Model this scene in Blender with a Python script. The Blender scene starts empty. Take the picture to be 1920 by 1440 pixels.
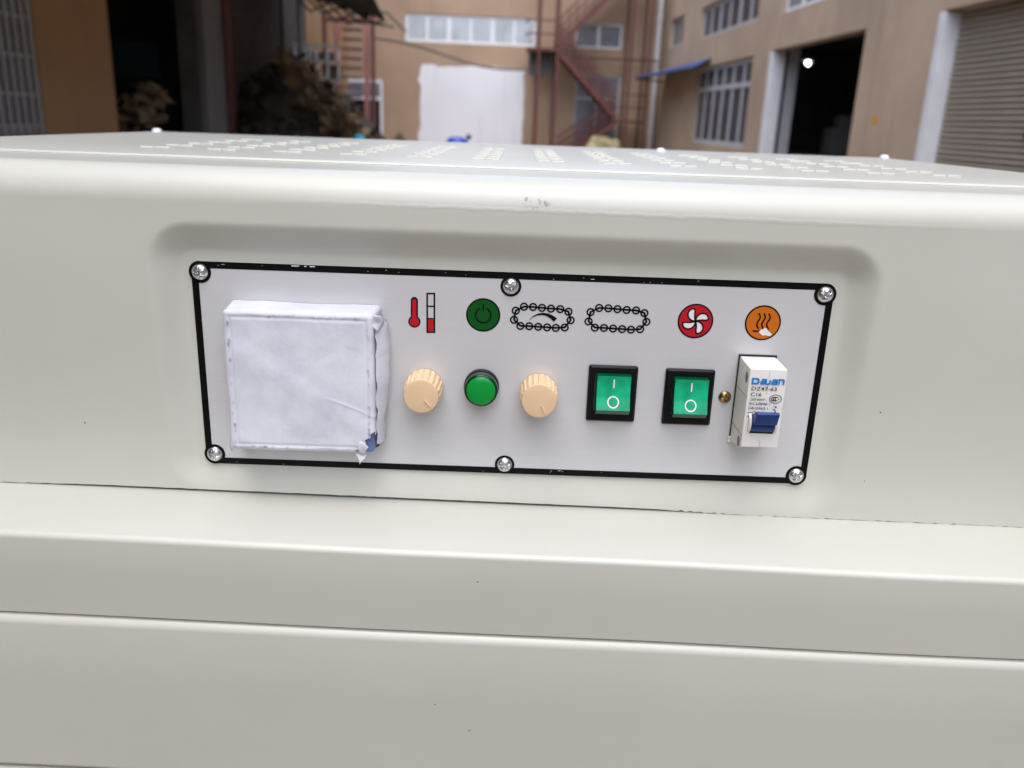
import bpy, bmesh, math, random
from mathutils import Vector, Matrix, noise
R = math.radians
random.seed(7)
scene = bpy.context.scene
col = scene.collection

# ------------------------------------------------------------------ camera, sky, sun, exposure
CAM = Vector((0.000224, -0.387993, 0.118629))
YAW, PITCH, ROLL = 0.002964, 0.305371, 0.041446
cam_data = bpy.data.cameras.new('camera')
cam = bpy.data.objects.new('camera', cam_data); col.objects.link(cam)
fw = Vector((math.sin(YAW)*math.cos(PITCH), math.cos(YAW)*math.cos(PITCH), -math.sin(PITCH)))
r0 = Vector((math.cos(YAW), -math.sin(YAW), 0)); u0 = r0.cross(fw)
rt = r0*math.cos(ROLL) + u0*math.sin(ROLL); up = u0*math.cos(ROLL) - r0*math.sin(ROLL)
m = Matrix((rt, up, -fw)).transposed().to_4x4(); m.translation = CAM
cam.matrix_world = m
cam_data.sensor_width = 36; cam_data.lens = 29.53
cam_data.clip_start = 0.01; cam_data.clip_end = 500
cam_data.dof.use_dof = True; cam_data.dof.focus_distance = 0.405; cam_data.dof.aperture_fstop = 11.0
scene.camera = cam

SUN_EL, SUN_AZ = R(66), R(184)      # azimuth clockwise from the depth direction (+Y)
world = bpy.data.worlds.new('World'); scene.world = world; world.use_nodes = True
nt = world.node_tree; bg = nt.nodes['Background']
sky = nt.nodes.new('ShaderNodeTexSky'); sky.sky_type = 'NISHITA'; sky.sun_disc = False
sky.sun_elevation = SUN_EL; sky.sun_rotation = SUN_AZ; sky.air_density = 1.0; sky.dust_density = 2.0; sky.ozone_density = 1.0
hs = nt.nodes.new('ShaderNodeHueSaturation'); hs.inputs['Saturation'].default_value = 0.75
nt.links.new(sky.outputs[0], hs.inputs['Color']); nt.links.new(hs.outputs[0], bg.inputs[0])
bg.inputs[1].default_value = 0.13
sd = bpy.data.lights.new('sun', 'SUN'); sd.energy = 0.7; sd.angle = R(80); sd.color = (1, 1, 1)
sun = bpy.data.objects.new('sun', sd); col.objects.link(sun)
sdir = Vector((math.sin(SUN_AZ)*math.cos(SUN_EL), math.cos(SUN_AZ)*math.cos(SUN_EL), math.sin(SUN_EL)))
sun.rotation_euler = sdir.to_track_quat('Z', 'Y').to_euler(); sun.location = (0, 0, 20)
scene.view_settings.view_transform = 'Standard'; scene.view_settings.look = 'None'
scene.view_settings.exposure = 1.62; scene.view_settings.gamma = 1.0

# ------------------------------------------------------------------ materials
def new_mat(name):
    mt = bpy.data.materials.new(name); mt.use_nodes = True
    return mt, mt.node_tree, mt.node_tree.nodes['Principled BSDF']
def N(t, kind, **kw):
    n = t.nodes.new(kind)
    for k, v in kw.items():
        if k in n.inputs: n.inputs[k].default_value = v
        else: setattr(n, k, v)
    return n
def simple(name, rgb, rough=0.5, metal=0.0, spec=0.5, var=0.0, scale=20.0, bump=0.0, bscale=None, coat=0.0, dist=0.001, emit=None):
    mt, t, b = new_mat(name)
    b.inputs['Base Color'].default_value = (*rgb, 1); b.inputs['Roughness'].default_value = rough
    b.inputs['Metallic'].default_value = metal; b.inputs['Specular IOR Level'].default_value = spec
    b.inputs['Coat Weight'].default_value = coat
    tc = N(t, 'ShaderNodeTexCoord')
    if var:
        n = N(t, 'ShaderNodeTexNoise', Scale=scale, Detail=6.0, Roughness=0.6); t.links.new(tc.outputs['Object'], n.inputs['Vector'])
        r = N(t, 'ShaderNodeValToRGB'); r.color_ramp.elements[0].position = 0.3; r.color_ramp.elements[1].position = 0.7
        r.color_ramp.elements[0].color = (*[c*(1-var) for c in rgb], 1); r.color_ramp.elements[1].color = (*[min(1, c*(1+var)) for c in rgb], 1)
        t.links.new(n.outputs[0], r.inputs[0]); t.links.new(r.outputs[0], b.inputs['Base Color'])
    if bump:
        n2 = N(t, 'ShaderNodeTexNoise', Scale=bscale or scale*4, Detail=5.0); t.links.new(tc.outputs['Object'], n2.inputs['Vector'])
        bp = N(t, 'ShaderNodeBump', Strength=bump, Distance=dist); t.links.new(n2.outputs[0], bp.inputs['Height']); t.links.new(bp.outputs[0], b.inputs['Normal'])
    if emit:
        b.inputs['Emission Color'].default_value = (*rgb, 1); b.inputs['Emission Strength'].default_value = emit
    return mt

def specks(t, vec, scale, size, dens):
    """sparse little flecks: a voronoi cell centre kept only in a few cells"""
    v = N(t, 'ShaderNodeTexVoronoi', Scale=scale); t.links.new(vec, v.inputs['Vector'])
    sep = N(t, 'ShaderNodeSeparateColor'); t.links.new(v.outputs['Color'], sep.inputs[0])
    a = N(t, 'ShaderNodeMath', operation='LESS_THAN'); a.inputs[1].default_value = dens; t.links.new(sep.outputs[0], a.inputs[0])
    s = N(t, 'ShaderNodeMath', operation='MULTIPLY'); s.inputs[1].default_value = size; t.links.new(sep.outputs[1], s.inputs[0])
    d = N(t, 'ShaderNodeMath', operation='LESS_THAN'); t.links.new(v.outputs['Distance'], d.inputs[0]); t.links.new(s.outputs[0], d.inputs[1])
    o = N(t, 'ShaderNodeMath', operation='MULTIPLY'); t.links.new(a.outputs[0], o.inputs[0]); t.links.new(d.outputs[0], o.inputs[1])
    return o.outputs[0]
def mixc(t, fac, a, b):
    mx = N(t, 'ShaderNodeMix', data_type='RGBA')
    t.links.new(fac, mx.inputs[0])
    for s, i in ((a, 6), (b, 7)):
        if isinstance(s, tuple): mx.inputs[i].default_value = (*s, 1)
        else: t.links.new(s, mx.inputs[i])
    return mx.outputs[2]

def powder_coat(name, worn=False):
    mt, t, b = new_mat(name)
    tc = N(t, 'ShaderNodeTexCoord'); P = N(t, 'ShaderNodeNewGeometry').outputs['Position']
    n = N(t, 'ShaderNodeTexNoise', Scale=7.0, Detail=4.0); t.links.new(P, n.inputs['Vector'])
    r = N(t, 'ShaderNodeValToRGB'); r.color_ramp.elements[0].position = 0.3; r.color_ramp.elements[1].position = 0.75
    r.color_ramp.elements[0].color = (0.506, 0.503, 0.446, 1); r.color_ramp.elements[1].color = (0.540, 0.536, 0.479, 1)
    t.links.new(n.outputs[0], r.inputs[0]); c = r.outputs[0]
    c = mixc(t, specks(t, P, 62.0, 0.033, 0.42), c, (0.05, 0.045, 0.04))
    c = mixc(t, specks(t, P, 75.0, 0.035, 0.25), c, (0.82, 0.82, 0.80))
    sm0 = N(t, 'ShaderNodeTexNoise', Scale=9.0, Detail=2.0, Roughness=0.5); t.links.new(P, sm0.inputs['Vector'])
    sm1 = N(t, 'ShaderNodeMapRange'); sm1.inputs['From Min'].default_value = 0.3; sm1.inputs['From Max'].default_value = 0.75; sm1.inputs['To Min'].default_value = 0.29; sm1.inputs['To Max'].default_value = 0.32; t.links.new(sm0.outputs[0], sm1.inputs['Value']); t.links.new(sm1.outputs[0], b.inputs['Roughness'])
    b.inputs['Specular IOR Level'].default_value = 0.5
    fine = N(t, 'ShaderNodeTexNoise', Scale=900.0, Detail=2.0); t.links.new(P, fine.inputs['Vector'])
    wave = N(t, 'ShaderNodeTexNoise', Scale=22.0, Detail=2.0); t.links.new(P, wave.inputs['Vector'])
    b1 = N(t, 'ShaderNodeBump', Strength=0.06, Distance=0.0006); t.links.new(fine.outputs[0], b1.inputs['Height'])
    b2 = N(t, 'ShaderNodeBump', Strength=0.10, Distance=0.003); t.links.new(wave.outputs[0], b2.inputs['Height']); t.links.new(b1.outputs[0], b2.inputs['Normal'])
    last = b2.outputs[0]
    if worn:
        # a rubbed spot on the front edge of the hood, and the rough run of thick paint below the bend
        sub = N(t, 'ShaderNodeVectorMath', operation='SUBTRACT'); sub.inputs[1].default_value = (0.008, -0.007, 0.0835); t.links.new(P, sub.inputs[0])
        scl = N(t, 'ShaderNodeVectorMath', operation='MULTIPLY'); scl.inputs[1].default_value = (48.0, 90.0, 130.0); t.links.new(sub.outputs[0], scl.inputs[0])
        ln = N(t, 'ShaderNodeVectorMath', operation='LENGTH'); t.links.new(scl.outputs[0], ln.inputs[0])
        mr = N(t, 'ShaderNodeMapRange'); mr.inputs['From Min'].default_value = 1.0; mr.inputs['From Max'].default_value = 0.3; t.links.new(ln.outputs['Value'], mr.inputs['Value'])
        ns = N(t, 'ShaderNodeTexNoise', Scale=330.0, Detail=5.0, Roughness=0.65); t.links.new(P, ns.inputs['Vector'])
        mu = N(t, 'ShaderNodeMath', operation='MULTIPLY'); t.links.new(mr.outputs[0], mu.inputs[0]); t.links.new(ns.outputs[0], mu.inputs[1])
        st = N(t, 'ShaderNodeMapRange'); st.inputs['From Min'].default_value = 0.52; st.inputs['From Max'].default_value = 0.62; t.links.new(mu.outputs[0], st.inputs['Value'])
        c = mixc(t, st.outputs[0], c, (0.17, 0.155, 0.12))
        st2 = N(t, 'ShaderNodeMapRange'); st2.inputs['From Min'].default_value = 0.25; st2.inputs['From Max'].default_value = 0.7; st2.inputs['To Max'].default_value = 0.35; t.links.new(mu.outputs[0], st2.inputs['Value'])
        c = mixc(t, st2.outputs[0], c, (0.46, 0.45, 0.41))
        sx = N(t, 'ShaderNodeSeparateXYZ'); t.links.new(P, sx.inputs[0])
        wob = N(t, 'ShaderNodeTexNoise', Scale=160.0, Detail=2.0); t.links.new(P, wob.inputs['Vector'])
        ad = N(t, 'ShaderNodeMath', operation='MULTIPLY_ADD'); ad.inputs[1].default_value = 0.0022; ad.inputs[2].default_value = -0.0810; t.links.new(wob.outputs[0], ad.inputs[0])
        sm = N(t, 'ShaderNodeMath', operation='ADD'); t.links.new(ad.outputs[0], sm.inputs[0]); t.links.new(sx.outputs[2], sm.inputs[1])
        ab = N(t, 'ShaderNodeMath', operation='ABSOLUTE'); t.links.new(sm.outputs[0], ab.inputs[0])
        bd = N(t, 'ShaderNodeMapRange'); bd.inputs['From Min'].default_value = 0.0013; bd.inputs['From Max'].default_value = 0.0004; t.links.new(ab.outputs[0], bd.inputs['Value'])
        ax = N(t, 'ShaderNodeMath', operation='SUBTRACT'); ax.inputs[1].default_value = 0.05; t.links.new(sx.outputs[0], ax.inputs[0])
        axa = N(t, 'ShaderNodeMath', operation='ABSOLUTE'); t.links.new(ax.outputs[0], axa.inputs[0])
        bx = N(t, 'ShaderNodeMapRange'); bx.inputs['From Min'].default_value = 0.17; bx.inputs['From Max'].default_value = 0.09; t.links.new(axa.outputs[0], bx.inputs['Value'])
        lump = N(t, 'ShaderNodeTexNoise', Scale=420.0, Detail=3.0); t.links.new(P, lump.inputs['Vector'])
        h1 = N(t, 'ShaderNodeMath', operation='MULTIPLY'); t.links.new(bd.outputs[0], h1.inputs[0]); t.links.new(bx.outputs[0], h1.inputs[1])
        h2 = N(t, 'ShaderNodeMath', operation='MULTIPLY'); t.links.new(h1.outputs[0], h2.inputs[0]); t.links.new(lump.outputs[0], h2.inputs[1])
        b3 = N(t, 'ShaderNodeBump', Strength=0.2, Distance=0.0009); t.links.new(h2.outputs[0], b3.inputs['Height']); t.links.new(last, b3.inputs['Normal']); last = b3.outputs[0]
    t.links.new(c, b.inputs['Base Color']); t.links.new(last, b.inputs['Normal'])
    return mt

def plate_material():
    mt, t, b = new_mat('silver_plate')
    tc = N(t, 'ShaderNodeTexCoord'); O = tc.outputs['Object']
    mp = N(t, 'ShaderNodeMapping'); mp.inputs['Scale'].default_value = (18, 900, 900); t.links.new(O, mp.inputs[0])
    n = N(t, 'ShaderNodeTexNoise', Scale=1.0, Detail=3.0); t.links.new(mp.outputs[0], n.inputs['Vector'])
    r = N(t, 'ShaderNodeValToRGB'); r.color_ramp.elements[0].color = (0.56, 0.564, 0.574, 1); r.color_ramp.elements[1].color = (0.61, 0.614, 0.624, 1)
    t.links.new(n.outputs[0], r.inputs[0])
    c = mixc(t, specks(t, O, 70.0, 0.05, 0.10), r.outputs[0], (0.06, 0.06, 0.06))
    c = mixc(t, specks(t, O, 55.0, 0.05, 0.10), c, (0.85, 0.85, 0.86))
    t.links.new(c, b.inputs['Base Color'])
    b.inputs['Metallic'].default_value = 0.2; b.inputs['Roughness'].default_value = 0.33
    return mt

def paper_material():
    mt, t, b = new_mat('paper')
    O = N(t, 'ShaderNodeTexCoord').outputs['Object']
    n = N(t, 'ShaderNodeTexNoise', Scale=45.0, Detail=6.0, Roughness=0.65); t.links.new(O, n.inputs['Vector'])
    r = N(t, 'ShaderNodeValToRGB'); r.color_ramp.elements[0].position = 0.32; r.color_ramp.elements[1].position = 0.68
    r.color_ramp.elements[0].color = (0.55, 0.56, 0.63, 1); r.color_ramp.elements[1].color = (0.69, 0.70, 0.76, 1)
    t.links.new(n.outputs[0], r.inputs[0])
    # grey scuffs where the paper has rubbed along the edge of the bezel underneath
    c = r.outputs[0]
    sp = N(t, 'ShaderNodeSeparateXYZ'); t.links.new(O, sp.inputs[0])
    vs = []
    for ax in (0, 2):
        a = N(t, 'ShaderNodeMath', operation='ABSOLUTE'); t.links.new(sp.outputs[ax], a.inputs[0]); vs.append(a)
    mxx = N(t, 'ShaderNodeMath', operation='MAXIMUM'); t.links.new(vs[0].outputs[0], mxx.inputs[0]); t.links.new(vs[1].outputs[0], mxx.inputs[1])
    d = N(t, 'ShaderNodeMath', operation='SUBTRACT'); d.inputs[1].default_value = 0.0318; t.links.new(mxx.outputs[0], d.inputs[0])
    da = N(t, 'ShaderNodeMath', operation='ABSOLUTE'); t.links.new(d.outputs[0], da.inputs[0])
    band = N(t, 'ShaderNodeMapRange'); band.inputs['From Min'].default_value = 0.0011; band.inputs['From Max'].default_value = 0.0002; t.links.new(da.outputs[0], band.inputs['Value'])
    n2 = N(t, 'ShaderNodeTexNoise', Scale=260.0, Detail=4.0); t.links.new(O, n2.inputs['Vector'])
    th = N(t, 'ShaderNodeMapRange'); th.inputs['From Min'].default_value = 0.52; th.inputs['From Max'].default_value = 0.72; t.links.new(n2.outputs[0], th.inputs['Value'])
    mu = N(t, 'ShaderNodeMath', operation='MULTIPLY'); t.links.new(band.outputs[0], mu.inputs[0]); t.links.new(th.outputs[0], mu.inputs[1])
    c = mixc(t, mu.outputs[0], c, (0.22, 0.22, 0.30))
    t.links.new(c, b.inputs['Base Color']); b.inputs['Roughness'].default_value = 0.75; b.inputs['Specular IOR Level'].default_value = 0.25
    n3 = N(t, 'ShaderNodeTexNoise', Scale=600.0, Detail=4.0); t.links.new(O, n3.inputs['Vector'])
    bp = N(t, 'ShaderNodeBump', Strength=0.25, Distance=0.0004); t.links.new(n3.outputs[0], bp.inputs['Height'])
    dn = N(t, 'ShaderNodeTexNoise', Scale=40.0, Detail=3.0); t.links.new(O, dn.inputs['Vector'])
    dm_ = N(t, 'ShaderNodeVectorMath', operation='MULTIPLY_ADD'); dm_.inputs[1].default_value = (0.02, 0.02, 0.02); t.links.new(dn.outputs['Color'], dm_.inputs[0]); t.links.new(O, dm_.inputs[2])
    vo = N(t, 'ShaderNodeTexVoronoi', feature='DISTANCE_TO_EDGE', Scale=38.0); t.links.new(dm_.outputs[0], vo.inputs['Vector'])
    vr = N(t, 'ShaderNodeMapRange'); vr.inputs['From Max'].default_value = 0.12; t.links.new(vo.outputs['Distance'], vr.inputs['Value'])
    b4 = N(t, 'ShaderNodeBump', Strength=0.13, Distance=0.0006); t.links.new(vr.outputs[0], b4.inputs['Height']); t.links.new(bp.outputs[0], b4.inputs['Normal'])
    t.links.new(b4.outputs[0], b.inputs['Normal'])
    return mt

def plaster(name, rgb, dark=0.66, scale=0.35):
    mt, t, b = new_mat(name)
    P = N(t, 'ShaderNodeNewGeometry').outputs['Position']
    n = N(t, 'ShaderNodeTexNoise', Scale=scale, Detail=8.0, Roughness=0.62); t.links.new(P, n.inputs['Vector'])
    r = N(t, 'ShaderNodeValToRGB'); r.color_ramp.elements[0].position = 0.30; r.color_ramp.elements[1].position = 0.72
    r.color_ramp.elements[0].color = (*[c*dark for c in rgb], 1); r.color_ramp.elements[1].color = (*rgb, 1)
    t.links.new(n.outputs[0], r.inputs[0])
    mp = N(t, 'ShaderNodeMapping'); mp.inputs['Scale'].default_value = (3.0, 3.0, 0.16); t.links.new(P, mp.inputs[0])
    s = N(t, 'ShaderNodeTexNoise', Scale=1.0, Detail=5.0); t.links.new(mp.outputs[0], s.inputs['Vector'])
    sr = N(t, 'ShaderNodeMapRange'); sr.inputs['From Min'].default_value = 0.55; sr.inputs['From Max'].default_value = 0.8; sr.inputs['To Max'].default_value = 0.6; t.links.new(s.outputs[0], sr.inputs['Value'])
    c = mixc(t, sr.outputs[0], r.outputs[0], tuple(c*0.55 for c in rgb))
    t.links.new(c, b.inputs['Base Color']); b.inputs['Roughness'].default_value = 0.9; b.inputs['Specular IOR Level'].default_value = 0.2
    n2 = N(t, 'ShaderNodeTexNoise', Scale=35.0, Detail=4.0); t.links.new(P, n2.inputs['Vector'])
    bp = N(t, 'ShaderNodeBump', Strength=0.3, Distance=0.01); t.links.new(n2.outputs[0], bp.inputs['Height']); t.links.new(bp.outputs[0], b.inputs['Normal'])
    return mt

M = {}
M['paint'] = powder_coat('cream_powder_coat'); M['paint_worn'] = powder_coat('cream_powder_coat_worn', True)
M['plate'] = plate_material(); M['paper'] = paper_material()
M['black_print'] = simple('black_print', (0.003, 0.003, 0.0035), 0.35, spec=0.12, var=0.3, scale=80)
M['red_print'] = simple('red_print', (0.42, 0.010, 0.020), 0.4, spec=0.18); M['green_print'] = simple('green_print', (0.003, 0.075, 0.010), 0.4, spec=0.15)
M['orange_print'] = simple('orange_print', (0.50, 0.125, 0.008), 0.4, spec=0.2); M['white_print'] = simple('white_print', (0.72, 0.70, 0.72), 0.5)
M['blue_print'] = simple('blue_print', (0.0, 0.19, 0.55), 0.5); M['bare_patch'] = simple('bare_patch', (0.68, 0.68, 0.70), 0.7, var=0.1, scale=400)
M['chrome'] = simple('screw_steel', (0.62, 0.63, 0.64), 0.26, 1.0, var=0.15, scale=500, bump=0.2, bscale=900, dist=0.0003)
M['brass'] = simple('brass', (0.36, 0.25, 0.11), 0.32, 1.0, var=0.3, scale=600)
M['beige'] = simple('beige_plastic', (0.71, 0.505, 0.315), 0.42, spec=0.3, var=0.04, scale=120, bump=0.06, bscale=1500, dist=0.0002)
M['black_plastic'] = simple('black_plastic', (0.0035, 0.0035, 0.0045), 0.35, spec=0.22, bump=0.08, bscale=1800, dist=0.0002)
M['green_lens'] = simple('green_lens', (0.0, 0.26, 0.035), 0.25, spec=0.3, coat=0.08); M['green_ring'] = simple('dark_green_lens', (0.0, 0.022, 0.006), 0.12, spec=0.35, coat=0.1)
M['mcb'] = simple('ivory_plastic', (0.72, 0.70, 0.66), 0.42, var=0.03, scale=90, bump=0.05, bscale=1200, dist=0.0002)
M['mcb_line'] = simple('seam_shadow', (0.10, 0.095, 0.09), 0.8); M['text'] = simple('grey_black_ink', (0.03, 0.03, 0.032), 0.6)
M['toggle_blue'] = simple('blue_plastic', (0.006, 0.036, 0.18), 0.35, spec=0.3, bump=0.05, bscale=1500, dist=0.0002)
M['bezel_blue'] = simple('blue_bezel', (0.13, 0.16, 0.38), 0.4); M['glue'] = simple('clear_glue', (0.62, 0.62, 0.60), 0.2)
M['dark_hole'] = simple('dark_gap', (0.012, 0.011, 0.010), 0.9)
def rocker_material():
    mt, t, b = new_mat('green_rocker')
    O = N(t, 'ShaderNodeTexCoord').outputs['Object']
    n = N(t, 'ShaderNodeTexNoise', Scale=130.0, Detail=2.0); t.links.new(O, n.inputs['Vector'])
    r = N(t, 'ShaderNodeValToRGB'); r.color_ramp.elements[0].position = 0.3; r.color_ramp.elements[1].position = 0.7
    r.color_ramp.elements[0].color = (0.0, 0.26, 0.115, 1); r.color_ramp.elements[1].color = (0.008, 0.43, 0.215, 1)
    t.links.new(n.outputs[0], r.inputs[0]); t.links.new(r.outputs[0], b.inputs['Base Color'])
    b.inputs['Roughness'].default_value = 0.25; b.inputs['Specular IOR Level'].default_value = 0.25; b.inputs['Coat Weight'].default_value = 0.08
    w1 = N(t, 'ShaderNodeTexChecker', Scale=1800.0); t.links.new(O, w1.inputs['Vector'])
    bp = N(t, 'ShaderNodeBump', Strength=0.25, Distance=0.0002); t.links.new(w1.outputs['Fac'], bp.inputs['Height']); t.links.new(bp.outputs[0], b.inputs['Normal'])
    return mt
M['rocker'] = rocker_material()
M['rocker_shade'] = simple('green_rocker_shaded', (0.0, 0.060, 0.022), 0.25, spec=0.3, coat=0.1)  # same green plastic, shade of the down-facing chamfer and sides put into the colour
# yard
M['tan'] = plaster('tan_render', (0.455, 0.318, 0.222)); M['tan_r'] = plaster('tan_render_warm', (0.52, 0.385, 0.275)); M['tan_l'] = plaster('tan_render_left', (0.47, 0.28, 0.150), 0.7)  # the left wall's tan is the most saturated
M['white_wall'] = plaster('white_wash', (0.76, 0.76, 0.80), 0.93, 0.8)
M['white_frame'] = simple('white_frame', (0.72, 0.72, 0.75), 0.45, var=0.08, scale=3)
M['alu'] = simple('dull_aluminium', (0.42, 0.42, 0.44), 0.5, var=0.1, scale=4)
M['pane_pale'] = simple('pale_pane', (0.40, 0.43, 0.47), 0.15, var=0.22, scale=1.6); M['pane_dark'] = simple('dark_pane', (0.055, 0.06, 0.068), 0.12, var=0.3, scale=2)
M['pane_mid'] = simple('grey_pane', (0.17, 0.18, 0.21), 0.18, var=0.35, scale=1.5)
M['concrete'] = simple('concrete', (0.18, 0.145, 0.112), 0.9, var=0.2, scale=1.5, bump=0.3, bscale=30, dist=0.01)
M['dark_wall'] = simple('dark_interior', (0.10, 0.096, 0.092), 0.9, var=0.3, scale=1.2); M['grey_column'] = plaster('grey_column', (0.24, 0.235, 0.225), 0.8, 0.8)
M['red_steel'] = simple('red_oxide_steel', (0.115, 0.034, 0.029), 0.55, var=0.25, scale=5); M['pink_steel'] = simple('faded_red_steel', (0.28, 0.095, 0.09), 0.6, var=0.2, scale=5)
M['canopy'] = simple('blackened_sheet', (0.035, 0.033, 0.032), 0.7, var=0.35, scale=3); M['shutter'] = simple('shutter_steel', (0.30, 0.252, 0.196), 0.42, var=0.08, scale=3)
M['cardboard'] = simple('cardboard', (0.22, 0.142, 0.078), 0.85, var=0.35, scale=4); M['card_dark'] = simple('dark_sacking', (0.055, 0.042, 0.032), 0.9, var=0.4, scale=5)
M['tan_sack'] = simple('tan_sack', (0.23, 0.165, 0.105), 0.85, var=0.25, scale=6); M['white_sack'] = simple('white_sack', (0.62, 0.62, 0.66), 0.6, var=0.12, scale=6)
M['teal'] = simple('teal_board', (0.10, 0.22, 0.25), 0.6, var=0.15, scale=2); M['blue_sheet'] = simple('blue_sheet', (0.035, 0.085, 0.28), 0.6, var=0.15, scale=3)
M['blue_bright'] = simple('bright_blue_plastic', (0.012, 0.22, 0.72), 0.35); M['blue_drum'] = simple('royal_blue_plastic', (0.012, 0.05, 0.36), 0.35)
M['yellow'] = simple('pale_yellow_cloth', (0.30, 0.26, 0.14), 0.8, var=0.2, scale=5); M['leaf'] = simple('dark_leaf', (0.03, 0.06, 0.025), 0.6, var=0.3, scale=20)
M['cyan'] = simple('cyan_bag', (0.03, 0.38, 0.52), 0.5); M['cable'] = simple('black_cable', (0.05, 0.048, 0.05), 0.6); M['pvc'] = simple('white_pipe', (0.66, 0.64, 0.66), 0.4, var=0.06, scale=3)
M['lamp'] = simple('lit_lamp', (1.0, 1.0, 0.97), 0.5, emit=16.0); M['orange_mark'] = simple('orange_paint', (0.58, 0.26, 0.03), 0.7)

# ------------------------------------------------------------------ mesh helpers
class MB:
    def __init__(s): s.v = []; s.f = []; s.mi = []; s.mats = []
    def mat(s, mt):
        if mt not in s.mats: s.mats.append(mt)
        return s.mats.index(mt)
    def add(s, vs, fs, mt=None):
        o = len(s.v); i = s.mat(mt) if mt else 0
        s.v += [tuple(q) for q in vs]
        for f in fs: s.f.append([k+o for k in f]); s.mi.append(i)
    def box(s, x0, x1, y0, y1, z0, z1, mt=None):
        vs = [(x, y, z) for z in (z0, z1) for y in (y0, y1) for x in (x0, x1)]
        s.add(vs, [(0,2,3,1),(4,5,7,6),(0,1,5,4),(2,6,7,3),(0,4,6,2),(1,3,7,5)], mt)
    def bar(s, a, b, w, h=None, mt=None, ref=(0,0,1)):
        a = Vector(a); b = Vector(b); d = (b-a).normalized(); h = h or w
        r = Vector(ref)
        if abs(d.dot(r)) > 0.95: r = Vector((1,0,0))
        x = d.cross(r).normalized()*w/2; y = x.normalized().cross(d)*h/2
        vs = [p+i*x+j*y for p in (a, b) for i, j in ((-1,-1),(1,-1),(1,1),(-1,1))]
        s.add(vs, [(3,2,1,0),(4,5,6,7),(0,1,5,4),(1,2,6,5),(2,3,7,6),(3,0,4,7)], mt)
    def tube(s, pts, rad, n=10, mt=None):
        pts = [Vector(q) for q in pts]; vs = []; fs = []
        for i, q in enumerate(pts):
            d = (pts[min(i+1, len(pts)-1)]-pts[max(i-1, 0)]).normalized()
            r = Vector((0,0,1)) if abs(d.z) < 0.9 else Vector((1,0,0))
            x = d.cross(r).normalized(); y = x.cross(d)
            rr = rad[i] if isinstance(rad, (list, tuple)) else rad
            vs += [q+(x*math.cos(6.2832*k/n)+y*math.sin(6.2832*k/n))*rr for k in range(n)]
        for i in range(len(pts)-1):
            for k in range(n): fs.append((i*n+k, i*n+(k+1)%n, (i+1)*n+(k+1)%n, (i+1)*n+k))
        fs.append(tuple(range(n))[::-1]); fs.append(tuple((len(pts)-1)*n+k for k in range(n)))
        s.add(vs, fs, mt)
    def lathe(s, prof, n=40, mt=None, rf=None, cap0=False):
        """prof: (radius, height) from base to front; axis points to -Y"""
        vs = []; fs = []
        for r, h in prof:
            for k in range(n):
                a = 6.283185*k/n; rr = r*(rf(a, h) if rf else 1)
                vs.append((rr*math.cos(a), -h, rr*math.sin(a)))
        for i in range(len(prof)-1):
            for k in range(n): fs.append((i*n+k, i*n+(k+1)%n, (i+1)*n+(k+1)%n, (i+1)*n+k))
        fs.append(tuple((len(prof)-1)*n+k for k in range(n)))
        s.add(vs, fs, mt)
    def build(s, name, mt=None, parent=None, smooth=None, bevel=0, inv=None):
        me = bpy.data.meshes.new(name); me.from_pydata(s.v, [], s.f)
        if mt: me.materials.append(mt)
        else:
            for q in s.mats: me.materials.append(q)
            for pl, i in zip(me.polygons, s.mi): pl.material_index = i
        bm = bmesh.new(); bm.from_mesh(me)
        if bevel:
            bmesh.ops.remove_doubles(bm, verts=bm.verts, dist=bevel*0.01)
            bmesh.ops.bevel(bm, geom=[e for e in bm.edges if len(e.link_faces) == 2 and e.calc_face_angle(0) > 0.4], offset=bevel, segments=3, profile=0.6, affect='EDGES', clamp_overlap=True)
        bmesh.ops.recalc_face_normals(bm, faces=bm.faces) if getattr(s, 'recalc', True) else None
        if smooth is not None:
            for f in bm.faces: f.smooth = True
            for e in bm.edges:
                if len(e.link_faces) == 2 and e.calc_face_angle(0) > smooth: e.smooth = False
        bm.to_mesh(me); bm.free()
        return link(name, me, parent, inv)
def link(name, me, parent=None, inv=None):
    o = bpy.data.objects.new(name, me); col.objects.link(o)
    if parent: o.parent = parent
    if inv is not None: o.matrix_parent_inverse = inv
    return o
def tag(o, label=None, cat=None, group=None, kind=None):
    for k, v in (('label', label), ('category', cat), ('group', group), ('kind', kind)):
        if v: o[k] = v
    return o

# ================================================================== THE YARD
GROUND = CAM.z - 1.5
TH = 0.0428                                        # the yard's walls stand turned a little against the machine
YARD = Matrix.Translation((CAM.x, CAM.y, GROUND)) @ Matrix.Rotation(TH, 4, 'Z')
def ything(name, loc, label, cat, group=None):
    o = bpy.data.objects.new(name, None); col.objects.link(o); o.empty_display_size = 0.2
    o.matrix_world = YARD @ Matrix.Translation(loc); tag(o, label, cat, group)
    o['_l'] = 0; del o['_l']
    INV[o.name] = Matrix.Translation(-Vector(loc))
    return o
INV = {}
def ypart(mb, name, mt, root, **kw): return mb.build(name, mt, root, inv=INV[root.name], **kw)
def yone(mb, name, mt, loc, label, cat, group=None, kind=None, **kw):
    """a thing that is one mesh: coordinates given in the yard, origin moved to its base"""
    mb.v = [tuple(Vector(q)-Vector(loc)) for q in mb.v]
    o = mb.build(name, mt, None, **kw); o.matrix_world = YARD @ Matrix.Translation(loc)
    return tag(o, label, cat, group, kind)

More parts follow.
